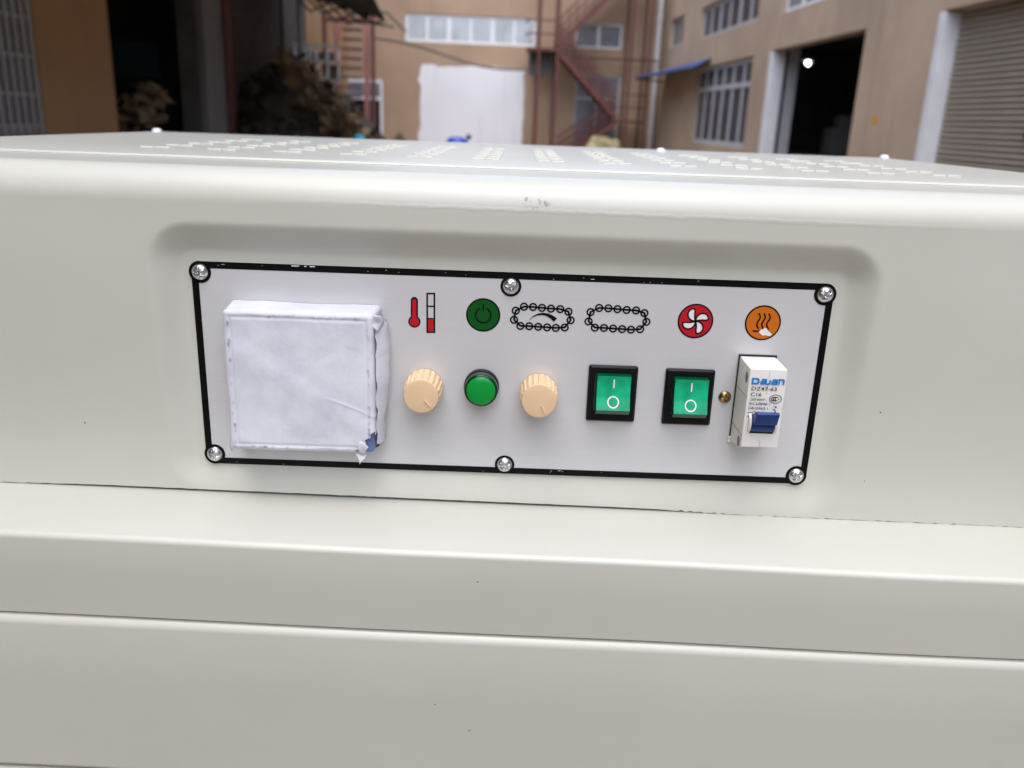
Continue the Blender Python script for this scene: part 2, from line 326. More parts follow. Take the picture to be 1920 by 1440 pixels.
g = MB(); n = 24
g.add([(x*120.0/n-60, y*120.0/n-50, 0) for y in range(n+1) for x in range(n+1)], [(y*(n+1)+x, y*(n+1)+x+1, (y+1)*(n+1)+x+1, (y+1)*(n+1)+x) for y in range(n) for x in range(n)])
yone(g, 'ground', M['concrete'], (0, 0, 0), None, None, kind='structure')

def wall(axis, c, t, lo, hi, z0, z1, openings):
    """a wall sheet with thickness; axis 'a' = plane of constant a, 'b' = constant b; openings (lo,hi,z0,z1)"""
    mb = MB()
    us = sorted({lo, hi, *[o[0] for o in openings], *[o[1] for o in openings]}); zs = sorted({z0, z1, *[o[2] for o in openings], *[o[3] for o in openings]})
    def P(u, w, z): return (w, u, z) if axis == 'a' else (u, w, z)
    solid = {}
    for i in range(len(us)-1):
        for j in range(len(zs)-1):
            um = (us[i]+us[i+1])/2; zm = (zs[j]+zs[j+1])/2
            solid[i, j] = not any(o[0] < um < o[1] and o[2] < zm < o[3] for o in openings)
    for (i, j), sld in solid.items():
        if not sld: continue
        ua, ub, za, zb = us[i], us[i+1], zs[j], zs[j+1]
        for w in (c, c+t): mb.add([P(ua, w, za), P(ub, w, za), P(ub, w, zb), P(ua, w, zb)], [(0,1,2,3)])
        for di, dj, q in ((-1,0,[(ua,za),(ua,zb)]), (1,0,[(ub,za),(ub,zb)]), (0,-1,[(ua,za),(ub,za)]), (0,1,[(ua,zb),(ub,zb)])):
            if not solid.get((i+di, j+dj), False):
                (p1, q1), (p2, q2) = q
                mb.add([P(p1, c, q1), P(p2, c, q2), P(p2, c+t, q2), P(p1, c+t, q1)], [(0,1,2,3)])
    return mb
def window(root, axis, c, out, lo, hi, z0, z1, cols, rows=(), fw=0.07, fm=None, pm=None, parts_into=None, transom=None):
    """window set back in its opening: frame (> pane, pane ...). cols: mullion positions, transom: height of a cross bar"""
    fm = fm or M['white_frame']; pm = pm or M['pane_pale']
    fr = MB(); d0, d1 = (c+out*0.10, c+out*0.16) if True else (0, 0)
    d0, d1 = min(d0, d1), max(d0, d1)
    def B(mb, ua, ub, za, zb, w0, w1): mb.box(w0, w1, ua, ub, za, zb) if axis == 'a' else mb.box(ua, ub, w0, w1, za, zb)
    B(fr, lo, hi, z0, z0+fw, d0, d1); B(fr, lo, hi, z1-fw, z1, d0, d1)
    for e in (lo, hi-fw): B(fr, e, e+fw, z0+fw, z1-fw, d0, d1)
    xs = [lo+fw]
    for u, w in cols: B(fr, u-w/2, u+w/2, z0+fw, z1-fw, d0+0.003, d1-0.003); xs += [u-w/2, u+w/2]
    xs.append(hi-fw)
    if transom: B(fr, lo+fw, hi-fw, transom-fw*0.5, transom+fw*0.5, d0-0.004, d1+0.004)
    f = ypart(fr, 'window', fm, root)
    bands = [(z0+fw, z1-fw)] if not transom else [(z0+fw, transom-fw*0.5), (transom+fw*0.5, z1-fw)]
    mid = (d0+d1)/2
    for k in range(0, len(xs), 2):
        for za, zb in bands:
            p = MB(); B(p, xs[k], xs[k+1], za, zb, mid-0.006, mid+0.006); p.build('pane', pm, f)
    return f

# ---- back building
BB = 33.4
back = ything('factory_building', (0, BB, 0), 'tan two-storey factory building closing the far end of the yard', 'building')
ops = [(-2.92, 1.88, 4.08, 5.04), (3.34, 5.08, 4.12, 4.98), (3.45, 5.15, 0.0, 3.2), (-5.42, -3.78, 0.0, 2.66)]
ypart(wall('b', BB, 0.3, -6.2, 9.0, 0, 9.0, ops), 'wall', M['tan'], back)
W3 = [(-2.92+0.8*k, 0.16 if k % 2 == 0 else 0.09) for k in range(1, 6)]
window(back, 'b', BB, 0.5, -2.92, 1.88, 4.08, 5.04, W3, pm=M['pane_pale'], fw=0.09)
window(back, 'b', BB, 0.5, 3.34, 5.08, 4.12, 4.98, [(4.21, 0.1)], pm=M['pane_mid'], fw=0.07)
window(back, 'b', BB, 0.5, 3.45, 5.15, 0.0, 3.2, [(4.3, 0.06)], pm=M['pane_mid'], fw=0.08, transom=2.35, fm=M['alu'])
# white-washed bricked-up doorway, its paint edge uneven
pw = MB(); outline = []
rr = random.Random(3)
def jag(a, b, k):
    for i in range(k):
        t = i/k; outline.append((a[0]+(b[0]-a[0])*t+rr.uniform(-.05, .05), a[1]+(b[1]-a[1])*t+rr.uniform(-.05, .05)))
jag((-2.40, 0.0), (-2.36, 2.75), 12); jag((-2.44, 2.8), (-2.36, 3.25), 3); jag((-2.3, 3.27), (1.36, 3.30), 18); jag((1.5, 3.2), (1.56, 2.4), 4); jag((1.5, 2.3), (1.55, 0.0), 10)
k = len(outline)
pw.add([(x, BB-0.035, z) for x, z in outline]+[(x, BB+0.01, z) for x, z in outline], [tuple(range(k))]+[(i, (i+1) % k, (i+1) % k+k, i+k) for i in range(k)])
o = ypart(pw, 'whitewashed_infill', M['white_wall'], back); o['label'] = 'square of white paint over a bricked-up doorway'
# door under the red stair
dr = MB(); dr.box(-5.42, -3.78, BB-0.02, BB+0.06, 2.58, 2.70); dr.box(-5.42, -3.78, BB-0.015, BB+0.055, 1.98, 2.08)
dr.box(-5.44, -5.34, BB-0.01, BB+0.05, 0, 2.58); dr.box(-3.86, -3.76, BB-0.01, BB+0.05, 0, 2.58)
d = ypart(dr, 'door_frame', M['white_frame'], back)
p = MB(); p.box(-5.34, -3.86, BB+0.02, BB+0.03, 2.08, 2.58); p.build('pane', M['pane_mid'], d)
p = MB(); p.box(-5.34, -3.86, BB+0.29, BB+0.34, 0, 2.05); ypart(p, 'doorway', M['dark_hole'], back)
rf = MB(); rf.box(-6.4, 9.2, BB-0.3, BB+8, 9.0, 9.25); ypart(rf, 'roof', M['concrete'], back)

# ---- right building
RA = 6.6; LA_ = -4.99
right = ything('workshop_building', (RA, 15, 0), 'tan workshop building with white-edged openings along the right side', 'building')
ops = [(30.1, 32.1, 4.1, 5.05), (21.9, 27.75, 4.03, 4.95), (15.0, 20.2, 3.97, 4.9), (21.9, 27.6, 1.02, 3.22), (15.52, 20.5, 0.0, 3.24), (7.2, 12.95, 0.0, 3.24), (7.2, 12.0, 4.1, 5.0)]
ypart(wall('a', RA, 0.3, -12.0, 33.69, 0, 9.0, ops), 'wall', M['tan_r'], right)
window(right, 'a', RA, 1, 30.1, 32.1, 4.1, 5.05, [(31.1, 0.12)], pm=M['pane_dark'], fw=0.1, fm=M['alu'])
window(right, 'a', RA, 1, 21.9, 27.75, 4.03, 4.95, [(21.9+5.85/6*q, 0.2 if q % 2 == 0 else 0.14) for q in range(1, 6)], pm=M['pane_dark'], fw=0.1, fm=M['alu'])
window(right, 'a', RA, 1, 15.0, 20.2, 3.97, 4.9, [(15.0+5.2/5*q, 0.14) for q in range(1, 5)], pm=M['pane_mid'], fw=0.1)
window(right, 'a', RA, 1, 7.2, 12.0, 4.1, 5.0, [(8.4, 0.14), (9.6, 0.14), (10.8, 0.14)], pm=M['pane_dark'], fw=0.1)
window(right, 'a', RA, 1, 21.9, 27.6, 1.02, 3.22, [(21.9+5.7/6*q, 0.14) for q in range(1, 6)], pm=M['pane_dark'], fw=0.12, transom=2.58, fm=M['alu'])
for b0, b1, nm in ((20.44, 20.5, 'far'), (12.89, 12.95, 'far')):
    j = MB(); j.box(RA-0.02, RA+0.31, b0, b1+0.004, 0, 3.22); ypart(j, 'white_jamb', M['white_frame'], right)
    j = MB(); j.box(RA-0.02, RA-0.003, b1, b1+0.07, 0, 3.22); ypart(j, 'painted_edge', M['white_frame'], right)
j = MB(); j.box(RA+0.42, RA+0.66, 20.5, 20.56, 0, 3.3); ypart(j, 'guide_rail', M['alu'], right)
# room behind the open doorway
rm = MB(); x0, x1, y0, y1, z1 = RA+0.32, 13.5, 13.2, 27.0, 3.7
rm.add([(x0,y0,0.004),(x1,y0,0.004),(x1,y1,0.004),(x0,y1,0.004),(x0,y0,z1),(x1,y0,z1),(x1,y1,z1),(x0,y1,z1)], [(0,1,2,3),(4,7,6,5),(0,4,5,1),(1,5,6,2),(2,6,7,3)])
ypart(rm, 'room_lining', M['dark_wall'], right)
rf = MB(); rf.box(RA-0.3, RA+9, -12.2, 33.0, 9.0, 9.25); ypart(rf, 'roof', M['concrete'], right)
rw = wall('b', -11.9, -0.3, LA_, RA, 0, 4.6, [(-3.0, 0.5, 0.0, 3.2)]); ypart(rw, 'sky_block_wall', M['tan_r'], right)  # unseen wall added behind the camera to block low sky and warm the bounce
# orange paint mark
mk = MB(); mk.box(RA-0.006, RA+0.01, 14.5, 14.74, 1.66, 1.78); ypart(mk, 'paint_mark', M['orange_mark'], right, bevel=0.004)
# roller shutter: a thing with its slats
sh = ything('roller_shutter', (RA+0.27, 10, 0), 'brown-grey ribbed roller shutter lowered in the nearest white-edged doorway', 'shutter')
SP = 0.078
sl = MB(); nseg = 7
for q in range(nseg+1):
    a = math.pi*q/nseg; x = RA+0.27-0.042*math.sin(a); z = SP*0.96*q/nseg
    sl.v += [(x, 7.15, z), (x, 12.94, z)]
sl.f = [(2*q, 2*q+1, 2*q+3, 2*q+2) for q in range(nseg)]; sl.mi = [0]*nseg
first = ypart(sl, 'slat', M['shutter'], sh, smooth=1.2)
for q in range(1, 43):
    c = first.copy(); col.objects.link(c); c.location = (random.uniform(-.002, .002), 0, q*SP)
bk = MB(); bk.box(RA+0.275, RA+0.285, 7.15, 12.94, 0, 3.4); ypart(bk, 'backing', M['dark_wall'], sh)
hd = MB(); hd.box(RA+0.2, RA+0.26, 10.45, 10.8, 1.52, 1.62); ypart(hd, 'handle_slot', M['black_plastic'], sh, bevel=0.005)
hd = MB(); hd.box(RA+0.2, RA+0.26, 10.75, 11.05, 2.40, 2.46); ypart(hd, 'latch', M['black_plastic'], sh, bevel=0.005)
# lit lamp in the workshop
lp = ything('ceiling_lamp', (8.45, 23.2, 3.2), 'small lit white lamp hanging inside the dark workshop doorway', 'lamp')
b = MB(); b.tube([(8.45, 23.2, 3.155), (8.45, 23.2, 3.165), (8.45, 23.2, 3.20), (8.45, 23.2, 3.235), (8.45, 23.2, 3.25)], [0.015, 0.035, 0.045, 0.035, 0.015], 16); ypart(b, 'bulb', M['lamp'], lp, smooth=1)
b = MB(); b.tube([(8.45, 23.2, 3.245), (8.45, 23.2, 3.69)], 0.012, 8); ypart(b, 'stem', M['alu'], lp)
b = MB(); b.tube([(8.45, 23.2, 3.24), (8.45, 23.2, 3.30)], [0.16, 0.03], 16); ypart(b, 'shade', M['alu'], lp)
# machine shapes deep in the workshop
mc = ything('workbench', (8.6, 21.5, 0), 'dark machine bench barely visible inside the workshop doorway', 'bench')
b = MB(); b.box(8.0, 10.2, 20.8, 22.4, 0.85, 0.95); ypart(b, 'top', M['dark_wall'], mc)
for dx, dy in ((8.05, 20.85), (10.1, 20.85), (8.05, 22.3), (10.1, 22.3)):
    b = MB(); b.box(dx, dx+0.07, dy, dy+0.07, 0, 0.85); ypart(b, 'leg', M['dark_wall'], mc)
b = MB(); b.box(8.6, 9.4, 21.2, 21.9, 0.95, 1.6); b.box(8.8, 9.2, 21.3, 21.8, 1.6, 1.9); ypart(b, 'press_head', M['grey_column'], mc, bevel=0.04)
# blue awning
aw = ything('blue_awning', (6.0, 28, 3.3), 'faded blue sheet awning over the ground-floor window by the corner', 'awning')
b = MB(); nb = 14
for q in range(nb+1):
    bb = 25.9+(32.2-25.9)*q/nb
    for s_ in (0, 0.5, 1):
        b.v.append((RA-0.02-1.1*s_*(0.55+0.45*q/nb), bb, 3.42-0.30*s_+0.03*math.sin(q*1.9)*s_))
b.f = [(q*3+s_, q*3+s_+1, q*3+s_+4, q*3+s_+3) for q in range(nb) for s_ in (0, 1)]; b.mi = [0]*len(b.f)
ob = ypart(b, 'sheet', M['blue_sheet'], aw, smooth=1); md = ob.modifiers.new('thickness', 'SOLIDIFY'); md.thickness = 0.03
b = MB(); b.tube([(RA-0.05, 26.0, 3.30), (RA-0.7, 26.0, 3.10)], 0.03, 8); b.tube([(RA-0.05, 32.0, 3.0), (RA-1.1, 32.0, 3.06)], 0.03, 8); b.tube([(RA-0.65, 26.0, 3.12), (RA-1.1, 32.1, 3.05)], 0.03, 8)
ypart(b, 'bracket', M['canopy'], aw)
# drain pipe in the corner
dp = MB(); dp.tube([(6.42, BB-0.12, 0), (6.42, BB-0.12, 8.9)], 0.10, 12)
for z in (1.2, 3.2, 5.2, 7.2): dp.tube([(6.42, BB-0.12, z), (6.42, BB-0.12, z+0.1)], 0.125, 12)
yone(dp, 'drain_pipe', M['pvc'], (6.42, BB-0.12, 0), 'white vertical drain pipe in the corner beside the red stairs', 'pipe', smooth=0.9)

# ---- left building
LA = -5.0
left = ything('storage_building', (LA, 14, 0), 'brown shaded storage building along the left side', 'building')
ops = [(6.4, 10.26, 1.12, 3.4), (12.25, 16.0, 0.0, 3.9), (24.5, 27.0, 1.2, 2.9)]
ypart(wall('a', LA, -0.3, -12.0, 33.1, 0, 8.0, ops), 'wall', M['tan_l'], left)
window(left, 'a', LA, -1, 6.4, 10.26, 1.12, 3.4, [(7.7, 0.1), (9.0, 0.1)], pm=M['pane_dark'], fw=0.08, fm=M['alu'])
window(left, 'a', LA, -1, 24.5, 27.0, 1.2, 2.9, [(25.7, 0.1)], pm=M['pane_dark'], fw=0.08, fm=M['alu'])
for q in range(24):
    b = MB(); bb = 6.5+q*0.16; b.box(LA-0.05, LA-0.01, bb, bb+0.045, 1.13, 3.39); ypart(b, 'window_bar', M['alu'], left)
for z in (1.2, 1.53, 1.93, 2.33, 2.75, 3.2):
    b = MB(); b.box(LA-0.055, LA-0.035, 6.42, 10.24, z, z+0.035); ypart(b, 'cross_bar', M['alu'], left)
b = MB(); b.box(LA-0.02, LA+0.10, 16.0, 17.1, 0, 4.6); ypart(b, 'column', M['grey_column'], left)
b = MB(); b.tube([(LA+0.08, 17.35, 0), (LA+0.08, 17.35, 4.6)], 0.09, 10); b.tube([(LA+0.06, 17.8, 0), (LA+0.06, 17.8, 4.6)], 0.05, 8); ypart(b, 'red_pipe', M['red_steel'], left, smooth=1)
b = MB(); b.box(LA-0.32, LA+0.02, 15.86, 15.99, 0, 4.2); ypart(b, 'reveal_shade', M['dark_wall'], left)  # dark lining added over the far reveal, its colour stands in for shade
for q in range(24):
    b = MB(); b.box(LA+0.01, LA+0.05, 18.1+q*0.3, 18.39+q*0.3, 0, 4.5); ypart(b, 'darkening_board', M['card_dark'], left)  # dark boards added to darken this stretch of wall under the canopy
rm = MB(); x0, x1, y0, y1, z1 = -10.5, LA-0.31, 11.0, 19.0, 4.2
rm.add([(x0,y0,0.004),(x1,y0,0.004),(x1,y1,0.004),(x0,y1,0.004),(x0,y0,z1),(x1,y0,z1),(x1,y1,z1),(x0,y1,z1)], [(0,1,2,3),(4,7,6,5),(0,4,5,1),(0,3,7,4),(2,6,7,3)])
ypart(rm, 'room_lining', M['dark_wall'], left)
rf = MB(); rf.box(LA-8, LA+0.3, -12.2, 33.0, 8.0, 8.25); ypart(rf, 'roof', M['concrete'], left)
b = MB(); b.box(-8.4, -6.75, 18.9, 18.96, 2.02, 2.72); yone(b, 'teal_board', M['teal'], (-7.6, 18.93, 2.02), 'dull teal board on the back wall inside the dark storage doorway', 'board', bevel=0.01)

def lump(mb, c, s, seed, mt=None, amp=0.25, nu=26, nv=18, rot=0, flat=1.0):
    """a soft bulging sack"""
    vs = []; fs = []
    cr, sr = math.cos(rot), math.sin(rot)
    for j in range(nv+1):
        ph = math.pi*j/nv
        for i in range(nu):
            th = 2*math.pi*i/nu
            d = Vector((math.sin(ph)*math.cos(th), math.sin(ph)*math.sin(th), math.cos(ph)))
            e = Vector([math.copysign(abs(q)**0.7, q) for q in d])
            k_ = 1+amp*noise.noise(d*1.7+Vector((seed*3.1, seed, 0)))+amp*0.5*noise.noise(d*4.3+Vector((seed, 0, seed*1.7)))-amp*0.55*abs(noise.noise(d*3.1+Vector((0, seed*2.3, seed))))
            x, y, z = e.x*s[0]*k_, e.y*s[1]*k_, e.z*s[2]*k_
            vs.append((c[0]+x*cr-y*sr, c[1]+x*sr+y*cr, c[2]+z))
    for j in range(nv):
        for i in range(nu): fs.append((j*nu+i, j*nu+(i+1) % nu, (j+1)*nu+(i+1) % nu, (j+1)*nu+i))
    mb.add(vs, fs, mt)
# stacked sacks in the doorway, on a wooden crate
cr = ything('storage_crate', (-5.7, 14.0, 0), 'low wooden crate carrying the sacks in the left doorway', 'crate')
for z in (0.1, 0.35, 0.6, 0.85):
    b = MB(); b.box(-6.6, -5.0+0.05, 13.3, 13.34, z, z+0.2); ypart(b, 'board', M['cardboard'], cr)
    b = MB(); b.box(-5.0+0.052, -5.0+0.09, 13.3, 14.8, z, z+0.2); ypart(b, 'board', M['cardboard'], cr)
b = MB(); b.box(-6.6, -4.96, 13.35, 14.8, 1.02, 1.07); ypart(b, 'lid', M['cardboard'], cr)
sacks = [('white_sack', (-6.02, 13.9, 1.66), (0.17, 0.2, 0.13), 1, 'crumpled white sack on top of the tan sacks in left doorway'),
         ('tan_sack', (-5.86, 13.6, 1.36), (0.24, 0.24, 0.14), 2, 'tan sack below the white one in the left doorway'),
         ('cardboard', (-5.47, 13.9, 1.42), (0.19, 0.24, 0.17), 3, 'middle brown sack of the pile in the left doorway'),
         ('tan_sack', (-5.16, 14.0, 1.62), (0.24, 0.26, 0.15), 4, 'highest tan sack at the right of the doorway pile'),
         ('tan_sack', (-6.10, 13.3, 1.15), (0.20, 0.22, 0.13), 5, 'tan sack hanging over the left end of the pile'),
         ('cardboard', (-5.62, 13.5, 1.14), (0.22, 0.22, 0.10), 7, 'flat brown sack at the bottom middle of the doorway pile'),
         ('tan_sack', (-5.22, 13.7, 1.24), (0.23, 0.25, 0.15), 6, 'lowest tan sack at the right end of the doorway pile')]
for nm, c, s, sd_, lb in sacks:
    b = MB(); lump(b, c, (s[0]*1.1, s[1]*1.1, s[2]*0.95), sd_, amp=1.15, rot=sd_*0.9); yone(b, 'sack', M[nm], (c[0], c[1], c[2]-s[2]), lb, 'sack', 'sacks piled in the storage doorway', smooth=1.5)

# ---- canopy over the left side
ca = ything('lean_to_canopy', (-3.5, 16, 3.9), 'blackened lean-to canopy roof jutting out at upper left', 'canopy')
def canopy_sheet(b0, b1, e0, e1, z0, z1):
    b = MB(); nn = 10; mm = 8
    for j in range(mm+1):
        t = j/mm; bb = b0+(b1-b0)*t; ea = e0+(e1-e0)*t; ez = z0+(z1-z0)*t
        for i in range(nn+1):
            s_ = i/nn; zz = ez+(4.32-ez)*(1-s_)*0.95+(0.035 if (i+j) % 2 else 0)
            b.v.append((LA+0.02+(ea-LA)*s_+random.uniform(-.02, .02), bb+random.uniform(-.03, .03), zz+random.uniform(-.02, .02)))
    b.f = [(j*(nn+1)+i, j*(nn+1)+i+1, (j+1)*(nn+1)+i+1, (j+1)*(nn+1)+i) for j in range(mm) for i in range(nn)]; b.mi = [0]*len(b.f)
    ob = ypart(b, 'roof_sheet', M['canopy'], ca); md = ob.modifiers.new('thickness', 'SOLIDIFY'); md.thickness = 0.03
canopy_sheet(-4.0, 5.0, -1.6, -1.4, 4.5, 4.4); canopy_sheet(5.0, 12.0, -1.4, -1.4, 4.4, 4.4); canopy_sheet(12.0, 18.0, -1.5, -2.35, 4.4, 4.3); canopy_sheet(18.05, 22.0, -2.5, -2.42, 4.2, 3.62)  # nearer sheets are out of view, widened to shade the left wall
for bb in (-3.8, 3.0, 10.0, 19.0, 21.8):
    b = MB(); b.bar((LA, bb, 4.72), (-2.9, bb, 3.95 if bb > 15 else 4.45), 0.08, 0.14); ypart(b, 'rafter', M['canopy'], ca)
for q in range(7):
    b = MB(); aa = -4.7+q*0.3; b.tube([(aa, 21.6+random.uniform(-.5, .5), 4.3-0.1*q), (aa+0.5, 22.1, 3.75+random.uniform(-.25, .1)), (aa+1.0, 22.0, 4.0-0.1*q)], 0.03, 6)
    ypart(b, 'hanging_wire', M['cable'], ca)
b = MB(); b.tube([(-4.45, 22.0, 0), (-4.45, 22.0, 4.3)], 0.06, 10); ypart(b, 'post', M['alu'], ca)
b = MB(); b.tube([(-4.92, 22.2, 0), (-4.92, 22.2, 4.5)], 0.05, 10); ypart(b, 'post', M['canopy'], ca)

rk = ything('steel_rack', (-4.4, 23.5, 0), 'grey steel rack standing behind the scrap heap under the canopy edge', 'rack')
for a in (-4.9, -4.62, -4.34, -4.06, -3.78):
    b = MB(); b.box(a-0.025, a+0.025, 23.45, 23.5, 0, 3.1); ypart(b, 'upright', M['alu'], rk)
for z in (2.25, 2.7, 3.08):
    b = MB(); b.box(-4.95, -3.72, 23.42, 23.46, z, z+0.06); ypart(b, 'rail', M['grey_column'], rk)
for q, (a, z, w, h) in enumerate(((-4.75, 2.78, 0.4, 0.28), (-4.2, 2.77, 0.5, 0.2), (-4.7, 2.33, 0.5, 0.3), (-4.0, 2.33, 0.45, 0.33))):
    b = MB(); b.box(a-w/2, a+w/2, 23.52, 24.0, z, z+h); ypart(b, 'carton', M['card_dark'] if q % 2 else M['grey_column'], rk, bevel=0.02)
# ---- scrap heap under the canopy
hp = MB(); rr = random.Random(11)
def heap_top(a):  # height of the heap along the yard's width, at b = 17..19
    pts = [(-5.0, 1.7), (-4.6, 2.25), (-4.0, 2.55), (-3.6, 2.4), (-3.1, 1.95), (-2.6, 1.35), (-2.2, 0.9), (-1.9, 0.2)]
    for (a0, h0), (a1, h1) in zip(pts, pts[1:]):
        if a0 <= a <= a1: return h0+(h1-h0)*(a-a0)/(a1-a0)
    return 0.2
core = []
for j in range(9):
    for i in range(24):
        a = -4.95+3.0*i/23; bb = 17.6+3.4*j/8; e = math.sin(math.pi*min(1, (j+1.2)/4.0)/2)
        core.append((a, bb, max(0.02, heap_top(a)*e*0.92+0.12*noise.noise(Vector((a*3, bb*2, 0))))))
hp.add(core, [(j*24+i, j*24+i+1, (j+1)*24+i+1, (j+1)*24+i) for j in range(8) for i in range(23)], M['card_dark'])
for q in range(190):
    a = rr.uniform(-4.85, -2.05); j = rr.uniform(0, 1); bb = 17.5+1.6*j
    h = heap_top(a)*math.sin(math.pi*min(1, (j*4+1.2)/4.0)/2)
    z = max(0.1, h-rr.uniform(0, 0.25)); L, Wd = rr.uniform(0.18, 0.55), rr.uniform(0.12, 0.35)
    rot = Matrix.Rotation(rr.uniform(0, 6.3), 3, 'Z') @ Matrix.Rotation(rr.uniform(-.9, .9), 3, 'X') @ Matrix.Rotation(rr.uniform(-.9, .9), 3, 'Y')
    vs = []
    for x in range(5):
        for y in range(4):
            p_ = Vector(((x/4-.5)*L, (y/3-.5)*Wd, 0.10*noise.noise(Vector((x*.6+q, y*.7, q*.3)))+0.08*math.sin(x*0.9+q)))
            vs.append(Vector((a, bb, z))+rot @ p_)
    hp.add(vs, [(x*4+y, x*4+y+1, (x+1)*4+y+1, (x+1)*4+y) for x in range(4) for y in range(3)], M['cardboard'] if (a > -3.9 and rr.random() < 0.62) else M['card_dark'])
for q, (a, z, L, Wd, tl_) in enumerate(((-3.72, 2.28, 0.75, 0.42, 0.75), (-3.35, 1.98, 0.85, 0.40, 0.85), (-3.0, 1.62, 0.8, 0.40, 0.9), (-2.7, 1.30, 0.7, 0.36, 0.85), (-3.2, 1.55, 0.8, 0.34, 0.8), (-2.45, 1.12, 0.5, 0.30, 0.7), (-3.6, 1.85, 0.7, 0.34, 0.8), (-2.9, 1.2, 0.6, 0.3, 0.8))):
    vs = []; rot = Matrix.Rotation(tl_, 3, 'Y') @ Matrix.Rotation(-0.9+0.25*(q % 3), 3, 'X')
    for x in range(9):
        for y in range(6):
            p_ = Vector(((x/8-.5)*L, (y/5-.5)*Wd, 0)); p_.z = 0.16*noise.noise(Vector((p_.x*4+q*3, p_.y*5, q)))+0.06*abs(noise.noise(Vector((p_.x*11, p_.y*9+q, 2))))
            p_.x += 0.04*noise.noise(Vector((y*1.3, q, 5))); vs.append(Vector((a, 17.45, z))+rot @ p_)
    hp.add(vs, [(x*6+y, x*6+y+1, (x+1)*6+y+1, (x+1)*6+y) for x in range(8) for y in range(5)], M['tan_sack'] if q % 3 else M['cardboard'])
yone(hp, 'scrap_heap', None, (-3.4, 18.5, 0), 'heap of torn cardboard and sacking under the dark canopy', 'scrap heap', kind='stuff')
b = MB(); lump(b, (-2.42, 17.3, 1.0), (0.12, 0.12, 0.09), 9); b_ = yone(b, 'plastic_bag', M['cyan'], (-2.42, 17.3, 0.91), 'small bright cyan bag at the foot of the scrap heap', 'bag', smooth=1.5)

# ---- red stair standing before the door at the left
st = ything('red_stair', (-3.9, 26.5, 0), 'faded red steel stair with open rungs beside the scrap heap', 'stair')
k27 = 26.5/17.0
for a, nm, w in ((-4.40, 'stringer', 0.34), (-3.50, 'stringer', 0.42)):
    b = MB(); b.bar((a+0.06, 26.3, 0.0), (a, 27.0, 3.95), w, 0.10); ypart(b, nm, M['pink_steel'], st)
for z in [0.3+0.27*q for q in range(14)]:
    b = MB(); b.box(-4.24, -3.66, 26.35+z*0.17, 26.6+z*0.17, z, z+0.06); ypart(b, 'rung', M['red_steel'], st)
for a in (-4.6, -3.22):
    b = MB(); b.box(a-0.06, a+0.06, 26.1, 26.22, 0, 4.2); ypart(b, 'post', M['red_steel'], st)
b = MB(); b.bar((-4.6, 26.16, 4.0), (-3.22, 26.16, 4.0), 0.1, 0.12); ypart(b, 'top_beam', M['red_steel'], st)

# ---- fire escape on the back building
fe = ything('fire_escape', (3.8, 32.4, 0), 'red-brown zigzag steel fire escape on the far tan building', 'fire escape')
S = M['red_steel']; B0, B1 = 31.9, 32.9
def flight(a0, z0, a1, z1, nst, rail=True):
    for bb in (B0, B1):
        b = MB(); b.bar((a0, bb, z0), (a1, bb, z1), 0.06, 0.20); ypart(b, 'stringer', S, fe)
        if rail:
            for hh in (0.3, 0.6, 0.9):
                b = MB(); b.bar((a0, bb, z0+hh), (a1, bb, z1+hh), 0.035); ypart(b, 'handrail', S, fe)
            for q in range(9):
                t = (q+0.5)/9; b = MB(); x, z = a0+(a1-a0)*t, z0+(z1-z0)*t; b.bar((x, bb, z), (x, bb, z+0.9), 0.03); ypart(b, 'baluster', S, fe)
    for q in range(nst):
        t = (q+0.5)/nst; x, z = a0+(a1-a0)*t, z0+(z1-z0)*t
        b = MB(); b.box(x-0.13, x+0.13, B0+0.04, B1-0.04, z-0.02, z+0.02); ypart(b, 'tread', S, fe)
flight(2.58, 4.0, 5.0, 6.45, 12); flight(2.62, 3.86, 4.85, 1.68, 11); flight(4.85, 1.52, 2.75, 0.0, 8)
for a0, a1, z in ((1.5, 2.6, 3.95), (4.85, 5.8, 1.62), (4.95, 5.8, 6.45)):
    b = MB(); b.box(a0, a1, B0-0.05, B1+0.05, z-0.10, z); ypart(b, 'landing', S, fe)
for a in (1.55, 1.93, 2.58, 5.2, 5.85):
    for bb in (B0-0.08, B1+0.08):
        b = MB(); b.box(a-0.038, a+0.038, bb-0.038, bb+0.038, 0, 7.4); ypart(b, 'post', S, fe) if a not in (1.55,) else None
for z in (4.4, 4.85):
    b = MB(); b.bar((1.5, B0-0.03, z), (2.6, B0-0.03, z), 0.05); ypart(b, 'guard_rail', S, fe)
    b = MB(); b.bar((1.5, B0, z), (1.5, B1, z), 0.05); ypart(b, 'guard_rail', S, fe)
for z in (2.05, 2.5):
    b = MB(); b.bar((4.9, B0-0.03, z), (5.85, B0-0.03, z), 0.05); ypart(b, 'guard_rail', S, fe)
b = MB(); b.bar((3.3, B1+0.1, 3.75), (6.4, B1+0.1, 3.75), 0.07); ypart(b, 'tie_beam', S, fe)
b = MB(); b.box(1.62, 2.5, B1-0.35, B1-0.1, 3.05, 3.82); ypart(b, 'bracket_box', M['dark_wall'], fe)

# ---- cable slung across the back wall
pts = []
for q in range(25):
    t = q/24; a = -4.0+5.55*t; pts.append((a, 32.0, 4.02-0.82*t+0.12*math.sin(t*6.28)-0.1*math.sin(t*3.14)))
b = MB(); b.tube(pts, 0.035, 8); yone(b, 'slung_cable', M['cable'], (-1.2, 32.0, 3.6), 'dark cable slung across the tan wall above the white square', 'cable', smooth=1)
